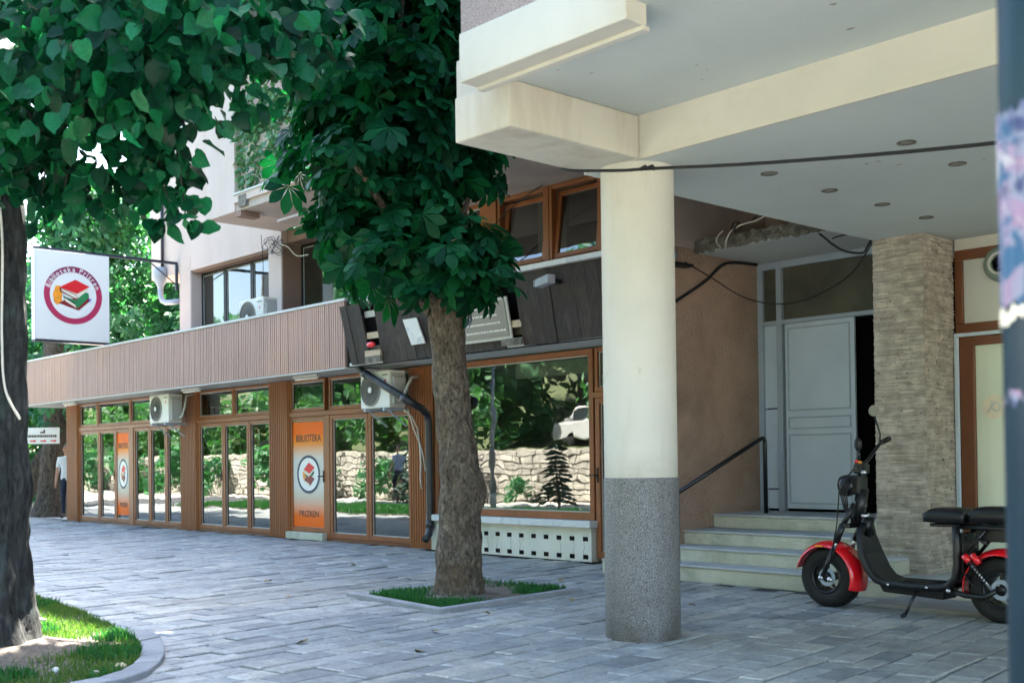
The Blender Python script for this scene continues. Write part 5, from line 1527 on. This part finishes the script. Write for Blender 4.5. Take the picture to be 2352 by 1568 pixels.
# pit soil and edging
MB().poly([(x,y,.014) for x, y in PIT]).build('pit_soil', M['soil'], plaza)
pe = empty('pit_edging', (-8.1, 6.9, 0)); tag(pe, 'low stone edging around the square chestnut pit', 'kerb')
for i in range(4):
    a = Vector((*PIT[i],0)); b = Vector((*PIT[(i+1)%4],0)); d = (b-a).normalized(); nrm = Vector((-d.y,d.x,0)); hw = .045
    h = .045 if i in (0, 1) else .02
    nseg = 2
    for k in range(nseg):
        p = a+(b-a)*k/nseg+d*.004; q = a+(b-a)*(k+1)/nseg-d*.004
        if k == 0: p = a-d*hw*(1 if i % 2 == 0 else -1)
        if k == nseg-1: q = b+d*hw*(1 if i % 2 == 0 else -1)
        MB().hexa([p-nrm*hw+Vector((0,0,-.02)), q-nrm*hw+Vector((0,0,-.02)), q+nrm*hw+Vector((0,0,-.02)), p+nrm*hw+Vector((0,0,-.02)), p-nrm*hw+Vector((0,0,h)), q-nrm*hw+Vector((0,0,h)), q+nrm*hw+Vector((0,0,h)), p+nrm*hw+Vector((0,0,h))]).build('edging_stone', M['kerb'], pe, bev=.008)

def grass(name, pts, hmin, hmax, m, parent=None, seed=1, wd=.004):
    rg = np.random.default_rng(seed); n = len(pts); p = np.array(pts, float)
    h = rg.uniform(hmin, hmax, n); a = rg.uniform(0, 6.283, n); ln = rg.uniform(.1,.75,n)*h
    dx, dy = np.cos(a), np.sin(a); b = rg.uniform(0,6.283,n); wx, wy = np.cos(b)*wd, np.sin(b)*wd
    V = np.zeros((n,5,3))
    V[:,0] = p+np.stack([-wx,-wy,0*h],1); V[:,1] = p+np.stack([wx,wy,0*h],1)
    mid = p+np.stack([dx*ln*.35,dy*ln*.35,h*.6],1)
    V[:,2] = mid+np.stack([wx,wy,0*h],1)*.7; V[:,3] = mid-np.stack([wx,wy,0*h],1)*.7
    V[:,4] = p+np.stack([dx*ln,dy*ln,h],1)
    F = np.array([[0,1,2],[0,2,3],[3,2,4]])
    Fc = (F[None]+(np.arange(n)*5)[:,None,None]).reshape(-1,3)
    o = bpy.data.objects.new(name, numpy_mesh(name, V.reshape(-1,3), Fc, m)); COL.objects.link(o)
    if parent: setp(o, parent)
    return o
def in_poly_pts(poly, n, z, seed, dens=None):
    R_ = random.Random(seed); xs = [p[0] for p in poly]; ys = [p[1] for p in poly]; out = []; tries = 0
    while len(out) < n and tries < n*30:
        tries += 1
        x = R_.uniform(min(xs),max(xs)); y = R_.uniform(min(ys),max(ys))
        if pip(x, y, poly) and (dens is None or R_.random() < dens(x, y)): out.append((x,y,z))
    return out
def pit_d(x, y):
    d = math.hypot(x+8.22, y-6.85)
    if d < .30: return 0
    e = mnoise.noise(Vector((x*2.2, y*2.2, .3)))
    front = 1 if (y < 6.45 or x > -7.85) else .35
    return max(0, min(1, .25+1.6*e+.35*(d > .5)))*front
o = grass('pit_grass', in_poly_pts(PIT_IN, 5000, .01, 3, pit_d), .03, .075, M['grass'], None, 3)
tag(o, 'bright green grass tufts growing around the chestnut trunk', 'grass', kind='stuff')

# ------------------------------------------------------------------ planting bed on the left
bed = MB().poly([(x,y,.018) for x, y in BED_IN]).build('planting_bed', M['soil']); tag(bed, kind='structure')
kb = empty('bed_kerb', (-6.8, 3.1, 0)); tag(kb, 'curved grey stone kerb round the tip of the grass bed', 'kerb')
for i in range(len(KERB_OUT)-1):
    def L_(a, b, u): return (a[0]+(b[0]-a[0])*u, a[1]+(b[1]-a[1])*u)
    o0, o1 = L_(KERB_OUT[i],KERB_OUT[i+1],.012), L_(KERB_OUT[i],KERB_OUT[i+1],.988); i0, i1 = L_(KERB_IN[i],KERB_IN[i+1],.012), L_(KERB_IN[i],KERB_IN[i+1],.988)
    h = .038+random.uniform(-.004,.004)
    MB().hexa([(*i0,-.02),(*i1,-.02),(*o1,-.02),(*o0,-.02),(*i0,h),(*i1,h),(*o1,h),(*o0,h)]).build('kerb_stone', M['kerb'], kb, bev=.010)
TR = Vector((-7.98, 2.57, 0))
def bed_d(x, y):
    d = math.hypot(x-TR.x, y-TR.y)
    e = mnoise.noise(Vector((x*1.6, y*1.6, 2.0)))
    return max(0, min(1, (d-.36)*3.0))*max(.12, min(1, .7+1.1*e))*(1 if not (x > -7.6 and y < 2.6) else .5)
near_bed = [(x,y) for x, y in BED_IN if x > -12.5]
near_poly = [(-12,4.08)] + [p for p in BED_IN if p[0] > -11.5 and p[1] > 1.9] + [(-12,2.0)]
o = grass('bed_grass', in_poly_pts(near_poly, 42000, .01, 5, bed_d), .02, .06, M['grass2'], None, 5, .0035)
tag(o, 'yellowish green lawn grass in the bed beside the left trunk', 'grass', kind='stuff')
def tuft_d(x, y): return 1 if mnoise.noise(Vector((x*2.1, y*2.1, 7.0))) > .18 and math.hypot(x-TR.x, y-TR.y) > .7 else 0
o = grass('clover_grass', in_poly_pts(near_poly, 7000, .01, 6, tuft_d), .035, .085, M['grass'], None, 6, .006)
tag(o, 'darker green taller tufts scattered over the grass bed', 'grass', kind='stuff')
far_poly = [(-32,4.65),(-20,4.45),(-15,4.25),(-12,4.0),(-12,1.5),(-32,1.3)]
o = grass('far_bed_grass', in_poly_pts(far_poly, 26000, .0, 8), .06, .14, M['grass'], None, 8, .012)
tag(o, 'green grass of the long bed beyond the left trunk', 'grass', kind='stuff')
# stones, dropped leaves, slab fragments in the bed
R = random.Random(12)
def pebble(x, y, r, m, lab, sc=(1.3,.9,.6), grp=None):
    mb = MB().sphere((x,y,.02+r*sc[2]*.6), r, 8, 6, sc)
    mb.v = [tuple(Vector(p)+Vector((R.uniform(-1,1),R.uniform(-1,1),R.uniform(-1,1)))*r*.15) for p in mb.v]
    return tag(mb.build('stone', m, None, smooth=True), lab, 'stone', grp)
pebble(-6.72, 2.94, .035, mat('pale_stone', (.5,.42,.25), .8), 'pale yellow stone at the tip of the grass bed')
pebble(-6.86, 2.60, .032, M['trim'], 'white stone near the bottom left corner of the bed')
pebble(-6.62, 2.74, .03, M['trim'], 'small white pebble on bare soil by the kerb')
sl_ = MB().hexa([(-9.9,3.0,.01),(-9.1,2.95,.01),(-9.0,3.35,.01),(-9.8,3.4,.01),(-9.9,3.0,.06),(-9.1,2.95,.055),(-9.0,3.35,.06),(-9.8,3.4,.065)]).build('stone_slab', M['kerb'], None, bev=.008)
tag(sl_, 'flat grey slab lying in the bed right of the left trunk', 'slab')

# ------------------------------------------------------------------ linden on the left
ln = empty('linden_tree', tuple(TR)); tag(ln, 'large linden with dark furrowed trunk at the left edge', 'tree')
bole([(TR.x,TR.y,-.05),(TR.x,TR.y,.35),(TR.x+.01,TR.y,1.2),(TR.x+.02,TR.y-.01,2.2),(TR.x+.03,TR.y-.02,3.6),(TR.x,TR.y,5.5)], [.33,.275,.25,.245,.25,.2], M['bark1'], ln, 'trunk', 48, .03, 3.2, 5, 60, .08)
MB().lathe([(.0,.10),(.35,.09),(.5,.05),(.68,.01)], (TR.x+.05, TR.y+.0, .0), (0,0,1), 30).build('root_mound', M['soil'], ln, smooth=True)
LIN = [(-6.61,2.36,3.59,.5),(-6.08,2.5,3.55,.5),(-5.65,2.67,3.47,.5),(-5.6,3.02,3.61,.45),(-5.64,3.42,3.72,.35),(-5.66,3.69,3.77,.25),(-7.16,2.51,3.37,.35),(-6.83,2.57,3.49,.35),(-6.01,2.73,3.25,.33),(-5.78,2.86,3.25,.27),(-7.13,2.55,3.08,.28),(-6.87,2.68,2.95,.25),(-6.5,2.79,2.89,.22),(-6.27,2.9,2.89,.22),(-6.06,2.98,2.74,.17),(-5.93,2.99,2.66,.1),(-6.01,2.88,2.96,.18),(-7.06,2.63,2.87,.15),(-6.17,2.86,3.07,.2),(-7.62,2.73,4.18,.7),(-7.24,3.15,4.23,.7),(-6.75,3.38,3.86,.33),(-7.03,2.94,3.62,.3)]
P_, R_, s_ = leaf_frames(np.random.default_rng(21), LIN, 76, .108, .25, .85, .55, .5, .65, 1.3)
foliage(ln, linden_leaf(), P_, R_, s_, M['linden'])
LTOP = [(-7.9,2.6,5.3,1.5,1.5,1.0),(-6.3,2.9,4.8,1.0,1.0,.5),(-8.6,1.6,5.0,1.1,1.1,.8)]
P2, R2, s2 = leaf_frames(np.random.default_rng(22), LTOP, 38, .15, .5, .6, .45, .6)
o = bpy.data.objects.new('upper_foliage', scatter('upper_foliage', linden_leaf(), P2, R2, s2, M['linden'])); COL.objects.link(o); setp(o, ln); tag(o, kind='stuff')
for k, e in enumerate(((-6.1,2.6,3.75),(-5.6,3.1,3.75),(-6.6,3.0,3.6),(-6.9,2.6,3.2),(-7.3,1.6,4.9),(-8.8,3.3,5.6),(-6.2,2.9,4.9))):
    limb((TR.x+.02,TR.y,3.4+.15*k), e, .075 if k > 3 else .045, .008, M['bark1'], ln, .25, 40+k)
for k, c in enumerate(LIN[7:20]):
    limb((c[0]*.55+-6.6*.45, c[1]*.55+2.7*.45, 3.65), (c[0],c[1],c[2]-.05), .012, .004, M['bark1'], ln, .3, 60+k)
cable([(TR.x+.27,TR.y-.05,3.4),(TR.x+.285,TR.y+.02,2.8),(TR.x+.275,TR.y+.02,2.1),(TR.x+.275,TR.y+.04,1.75),(TR.x+.31,TR.y+.12,1.55)], .009, M['cable_white'], 'pale cable running down the left linden trunk')

# ------------------------------------------------------------------ ivy on the balcony
iv = empty('balcony_ivy', (-16.5, 10.0, 5.95)); tag(iv, 'dense pale green climbing plant covering the upper balcony', 'ivy')
IV = [(-17.7,10.12,6.6,.38,.2,.75),(-17.1,10.12,6.7,.45,.22,.85),(-16.4,10.12,6.8,.5,.22,.9),(-15.7,10.12,6.7,.5,.22,.85),(-15.0,10.12,6.5,.5,.2,.7),(-17.5,10.12,7.4,.5,.25,.5),(-16.6,10.12,7.7,.6,.25,.6),(-14.4,10.12,6.4,.45,.2,.6)]
P2, R2, s2 = leaf_frames(np.random.default_rng(31), IV, 150, .085, .5, .9, .35, .35)
foliage(iv, linden_leaf(), P2, R2, s2, M['ivy'], 0)
MB().tube([(-17.9,10.2,5.97),(-17.5,10.18,6.5),(-17.0,10.2,7.0),(-16.4,10.2,7.6)], .015, 6).build('stem', M['bark3'], iv)

# ------------------------------------------------------------------ trees of the surroundings
def crown_mesh(seed, rx, rz, n_cl, leaf, dens, size, m, base):
    R_ = random.Random(seed); cl = []
    for k in range(n_cl):
        a = R_.uniform(0,6.283); q = R_.uniform(.15,.85); zz = R_.uniform(-.85,.9)
        k_ = math.sqrt(max(.05, 1-zz*zz))
        r = R_.uniform(.34,.52)*rx
        cl.append((math.cos(a)*q*rx*k_, math.sin(a)*q*rx*k_, zz*rz, r, r, r*.8))
    P2, R2, s2 = leaf_frames(np.random.default_rng(seed), cl, dens, size, .55, .6, .45, .7)
    return scatter('crown', leaf, P2, R2, s2, m)
PAL = palmate_leaf(5, False)
CR = [crown_mesh(101, 2.6, 3.2, 22, PAL, 12, .30, M['bgleaf'], 0), crown_mesh(102, 2.4, 2.8, 20, PAL, 12, .30, M['bgleaf'], 0),
      crown_mesh(103, 3.0, 3.4, 22, linden_leaf(), 12, .26, M['bgleaf2'], 0)]
TRK = MB().tube([(0,0,-.1),(0,0,.4),(.05,0,2),(.0,.05,4.0),(0,0,6)], [.40,.31,.28,.22,.08], 14).mesh('trunk', M['bark3'], True)
def street_tree(x, y, label, k=0, s_=1.0, zc=5.6, rot=0, group='street trees'):
    t_ = empty('street_tree', (x, y, 0), rot); tag(t_, label, 'tree', group)
    a = bpy.data.objects.new('trunk', TRK); COL.objects.link(a); a.parent = t_; a.scale = (s_, s_, s_)
    b = bpy.data.objects.new('crown', CR[k]); COL.objects.link(b); b.parent = t_; b.location = (0,0,zc); b.scale = (s_, s_, s_)
    return t_
# behind the library's left end
tb = empty('plane_tree', (-29.55, 11.2, 0)); tag(tb, 'thick barked tree trunk carrying the white arrow sign', 'tree')
bole([(-29.55,11.2,-.1),(-29.5,11.2,.6),(-29.45,11.25,1.6),(-29.5,11.3,2.8),(-29.6,11.3,4.5)], [.55,.42,.36,.36,.30], M['bark3'], tb, 'trunk', 30, .05, 2.5, 0, 40, .12)
b = bpy.data.objects.new('crown', CR[0]); COL.objects.link(b); b.location = (-29.9,12.6,5.2); b.rotation_euler = (0,0,.4); setp(b, tb); b.matrix_parent_inverse = wmat(tb).inverted()
tl = empty('leaning_tree', (-34.8, 12.4, 0)); tag(tl, 'leaning slender trunk left of the thick arrow sign trunk', 'tree')
bole([(-34.9,12.0,-.1),(-34.4,12.6,1.2),(-33.8,13.3,2.6),(-33.4,13.8,4.2)], [.36,.27,.22,.15], M['bark3'], tl, 'trunk', 20, .04, 2.5, 0, 30, .1)
b = bpy.data.objects.new('crown', CR[1]); COL.objects.link(b); b.location = (-33.6,13.6,4.9); setp(b, tl)
for i, (x, y, k, s2_, zc, lab) in enumerate((
    (-27.6,15.2,1,.9,5.0,'leafy chestnut rising right behind the hanging library sign'), (-32.2,17.5,0,1.0,5.6,'bright chestnut crown between hanging sign and cream block'),
    (-38.5,11.2,0,1.0,4.6,'sunlit chestnut left of the hanging sign above the far fascia'), (-37.5,15.5,1,1.1,5.4,'tall chestnut crown behind the white hanging sign'),
    (-44,14,2,1.2,4.2,'rounded tree far behind the leaning trunk'), (-41,20,2,1.25,5.4,'rounded tree in the back row beyond the library sign'), (-47,20,1,1.2,5.0,'chestnut at the far end of the street'),
    (-35,22,2,1.2,5.8,'rounded tree in the back row left of the cream block'), (-52,11,0,1.2,4.4,'chestnut farthest left at the end of the street'))):
    street_tree(x, y, lab, k, s2_, zc, i*1.3, 'trees beyond the library')
hd = empty('hedge', (-40, 12, 0)); tag(hd, 'dark shrubs under the trees behind the library corner', 'hedge')
P2, R2, s2 = leaf_frames(np.random.default_rng(51), [(-38,11.0,.8,1.5,1.2,.9),(-40,13,.9,1.6,1.3,1.0),(-44,11.5,1,2,1.5,1.1),(-42,15,1,2,1.5,1.1),(-36,15,.8,1.5,1.2,.9)], 26, .22, .5)
foliage(hd, linden_leaf(), P2, R2, s2, M['bgleaf'], 0)

# across the street, mirrored in the panes
hill = MB()
prof = [(-2.95,1.55),(-9,1.7),(-12,3.0),(-20,6.0),(-34,11),(-60,20)]
for (y0,z0), (y1,z1) in zip(prof, prof[1:]): hill.quad((-110,y1,z1),(40,y1,z1),(40,y0,z0),(-110,y0,z0))
tag(hill.build('hillside', M['hillsoil']), kind='structure')
sw = empty('retaining_wall', (-25,-2.9,0)); tag(sw, 'sunlit rubble stone retaining wall across the street', 'wall')
MB().box(-80,12,-3.0,-2.86,-.05,1.56).build('wall_core', M['mortar'], sw)
mb = MB(); R = random.Random(77); z = 0
while z < 1.5:
    h = R.uniform(.14,.24); x = -70
    while x < 6:
        l_ = R.uniform(.18,.5); d = R.uniform(.0,.05); j = lambda: R.uniform(-.015,.015)
        mb.hexa([(x+.006+j(),-2.90,z+.01+j()),(x+l_-.006+j(),-2.90,z+.01+j()),(x+l_-.006,-2.83+d,z+.02+j()),(x+.006,-2.83+d,z+.02+j()),(x+.006+j(),-2.90,z+h-.01+j()),(x+l_-.006+j(),-2.90,z+h-.01+j()),(x+l_-.02,-2.83+d,z+h-.02+j()),(x+.02,-2.83+d,z+h-.02+j())])
        x += l_
    z += h
o = mb.build('rubble_stones', M['stonewall'], sw); tag(o, kind='stuff')
for i, (x, y, k, s2_) in enumerate(((-62,-8,2,1.1),(-54,-7,0,1.0),(-47,-9,2,1.1),(-40,-7,1,1.0),(-33,-9.5,2,1.15),(-26,-12,0,1.1),(-20,-9,2,1.0),(-13,-12,1,1.1),(-6,-10,2,1.1),(-24,-15,2,1.1),(-28.5,-15.5,0,1.1),(-20,-16,2,1.1),(-33,-14,2,1.0),(-16,-16,0,1.1),(-58,-18,2,1.4),(-46,-20,0,1.4),(-36,-19,2,1.4),(-24,-21,2,1.4),(-14,-22,0,1.4),(-2,-20,2,1.4),(8,-12,0,1.2),(-70,-12,1,1.3),(-30,-32,2,1.7),(-48,-34,2,1.7),(-12,-34,2,1.7),(4,-32,2,1.7))):
    t_ = street_tree(x, y, 'leafy tree on the slope across the street', k, s2_, 3.9 if y > -15 else 4.6, i*.9, 'trees on the slope across the street')
    t_.location.z = np.interp(-y, [3,9,12,20,34,60], [1.55,1.7,3,6,11,20])-.1
SH2 = crown_mesh(105, 1.2, .8, 12, linden_leaf(), 16, .17, M['bgleaf'], 0)
for i, (x, y, k_) in enumerate(((-31,-2.2,.7),(-35,-2.0,.9),(-38,-2.3,1.0),(-42.5,-2.1,.8),(-46,-2.2,1.1),(-50,-2.0,1.0),(-55,-2.1,1.1),(-60,-2.2,1.0),(-24.5,-2.3,.4),(-17,-2.3,.5))):
    t_ = empty('wall_shrub', (x, y, 0), i*1.7); tag(t_, 'low bush at the foot of the retaining wall across the street', 'shrub', 'bushes below the retaining wall')
    b = bpy.data.objects.new('foliage', SH2); COL.objects.link(b); b.parent = t_; b.location = (0,0,.7*k_); b.scale = (k_, k_, k_*1.1)
SH = crown_mesh(104, 1.5, .9, 14, linden_leaf(), 16, .17, M['bgleaf2'], 0)
for i, x in enumerate(np.arange(-66, 4, 3.1)):
    t_ = empty('street_shrub', (float(x), -4.2-.8*(i % 3), 1.55), i*1.1); tag(t_, 'leafy shrub on top of the retaining wall across the street', 'shrub', 'shrubs on the retaining wall')
    if -28.5 < x < -24: t_.location.y = -11.5
    b = bpy.data.objects.new('foliage', SH); COL.objects.link(b); b.parent = t_; b.location = (0,0,.8+.3*(i % 2)); k_ = 1+.25*(i % 4)/3; b.scale = (k_, k_, 1.0+.5*(i % 3))
for i, (x, y) in enumerate(((-15.5,2.5),(-22.5,2.4),(-29.5,2.4))):
    street_tree(x, y, ('linden next along the bed, second from the camera','linden third along the bed, seen in the door panes','linden fourth along the bed by the library end')[i], 1, .80, 5.4, i*2.0, 'lindens along the bed')
def fir(x, y, H, label):
    t_ = empty('fir_tree', (x,y,0)); tag(t_, label, 'tree')
    MB().tube([(x,y,-.05),(x,y,H)], [.05,.01], 8).build('trunk', M['bark3'], t_)
    rg = np.random.default_rng(int(H*100)); P2 = []; R2 = []; s2 = []
    for z in np.arange(.25, H, .11):
        for a in rg.uniform(0,6.283,int(8)):
            L = (H-z+.1)*.30*rg.uniform(.35,1.15)
            for q in np.linspace(.15,1,7):
                P2.append((x+math.cos(a)*L*q, y+math.sin(a)*L*q, z-.25*L*q*q)); d = np.array((math.cos(a),math.sin(a),-.35)); d /= np.linalg.norm(d)
                zz = norm(rg.normal(size=(1,3)))[0]; zz -= d*zz.dot(d); zz /= np.linalg.norm(zz); R2.append(np.stack([np.cross(d,zz),d,zz],1)); s2.append(.22)
    V = np.array([(0,0,0),(.22,.4,0),(0,1,0),(-.22,.4,0)],float); F = np.array([[0,1,2],[0,2,3]])
    o = bpy.data.objects.new('crown', scatter('crown', (V,F), np.array(P2), np.array(R2), np.array(s2), M['fir'])); COL.objects.link(o); setp(o, t_)
fir(-19.8, .7, 1.65, 'small dark fir tree mirrored in the shop window'); fir(-24.6, 1.0, 2.7, 'taller fir mirrored in the library window right of the poster door')
lp = empty('lamp_post', (-21.9,.9,0)); tag(lp, 'pale lamp post mirrored in the shop window', 'lamp post')
MB().tube([(-21.9,.9,0),(-21.9,.9,4.2)], [.07,.05], 14).build('post', M['grey_pipe'], lp, smooth=True)
MB().lathe([(.14,0),(.14,.2),(.10,.4),(.06,.42)], (-21.9,.9,0), (0,0,1), 16).build('base', M['trim'], lp, smooth=True)
MB().sphere((-21.9,.9,4.35), .2, 14, 10).build('globe', M['print_white'], lp, smooth=True)
def car(x, y, z, label):
    t_ = empty('parked_car', (x,y,z)); tag(t_, label, 'car')
    def pr(nm, pts, y0, y1, m, bev=.03): return MB().prism([(x+a, y+y0, z+b) for a, b in pts], (0,y1-y0,0)).build(nm, m, t_, bev=bev)
    pr('body', [(-2.1,.35),(2.1,.35),(2.15,.75),(1.2,.88),(-1.9,.95),(-2.15,.8)], -.82, .82, M['carwhite'], .06)
    pr('cabin', [(-1.75,.94),(1.1,.88),(.45,1.42),(-1.3,1.45)], -.72, .72, M['carwhite'], .06)
    for a in ((-1.5,.98,-.35,1.36), (-.25,.96,.75,1.34)):
        pr('side_window', [(a[0],a[1]),(a[2],a[1]),(a[2]-(.0 if a[2] < 0 else .32),a[3]),(a[0]+.22,a[3])], .705, .735, M['carglass'], 0)
    for wx in (-1.3, 1.3):
        for wy in (-.72, .72): MB().lathe([(0,-.1),(.3,-.1),(.32,0),(.3,.1),(0,.1)], (x+wx,y+wy,z+.32), (0,1,0), 20).build('wheel', M['rubber'], t_, smooth=True)
car(-27.3, -9.5, 1.62, 'white parked car mirrored at the right of the shop window')
person((-28.6,-1.2,0), math.radians(-60), 'person in blue shirt mirrored in the library window', 'shirt_blue', 'navy_cloth', stride=.12)
person((-26.9,-1.0,0), math.radians(120), 'person in grey shirt and denim shorts mirrored in the library window', 'shirt_grey', 'denim', shorts=True, stride=.16)
bn = empty('park_bench', (-27.6,-2.0,0)); tag(bn, 'wooden bench mirrored behind the two walkers in the pane', 'bench')
for k in range(3): MB().box(-28.4,-26.9,-2.2+.13*k,-2.09+.13*k,.43,.46).build('seat_slat', M['timber'], bn)
for k in range(2): MB().box(-28.4,-26.9,-2.3,-2.27,.6+.14*k,.7+.14*k).build('back_slat', M['timber'], bn)
for x in (-28.2,-27.1): MB().box(x-.03,x+.03,-2.3,-1.85,0,.429).build('leg', M['navy_metal'], bn)

# a few dropped leaves on the paving
lf = numpy_mesh('fallen_leaf', *linden_leaf(), mat('dry_leaf', (.22, .16, .06), .8, .3, 6, rand=.3))
R = random.Random(31)
for k, (x, y) in enumerate(((-7.0,6.1),(-7.1,7.2),(-6.5,5.2),(-9.2,5.6),(-8.3,8.3),(-9.6,7.3),(-6.1,7.6),(-7.4,8.6),(-5.9,4.6),(-10.5,6.2),(-6.8,4.3),(-11.5,7.9))):
    o = inst('fallen_leaf', lf, None, Matrix.Translation((x, y, .018)) @ Matrix.Rotation(R.uniform(0,6.28), 4, 'Z') @ Matrix.Rotation(R.uniform(-.2,.2), 4, 'X') @ Matrix.Scale(R.uniform(.05,.09), 4))
    tag(o, 'small dry fallen leaf lying on the paving', 'leaf', 'fallen leaves on the paving')
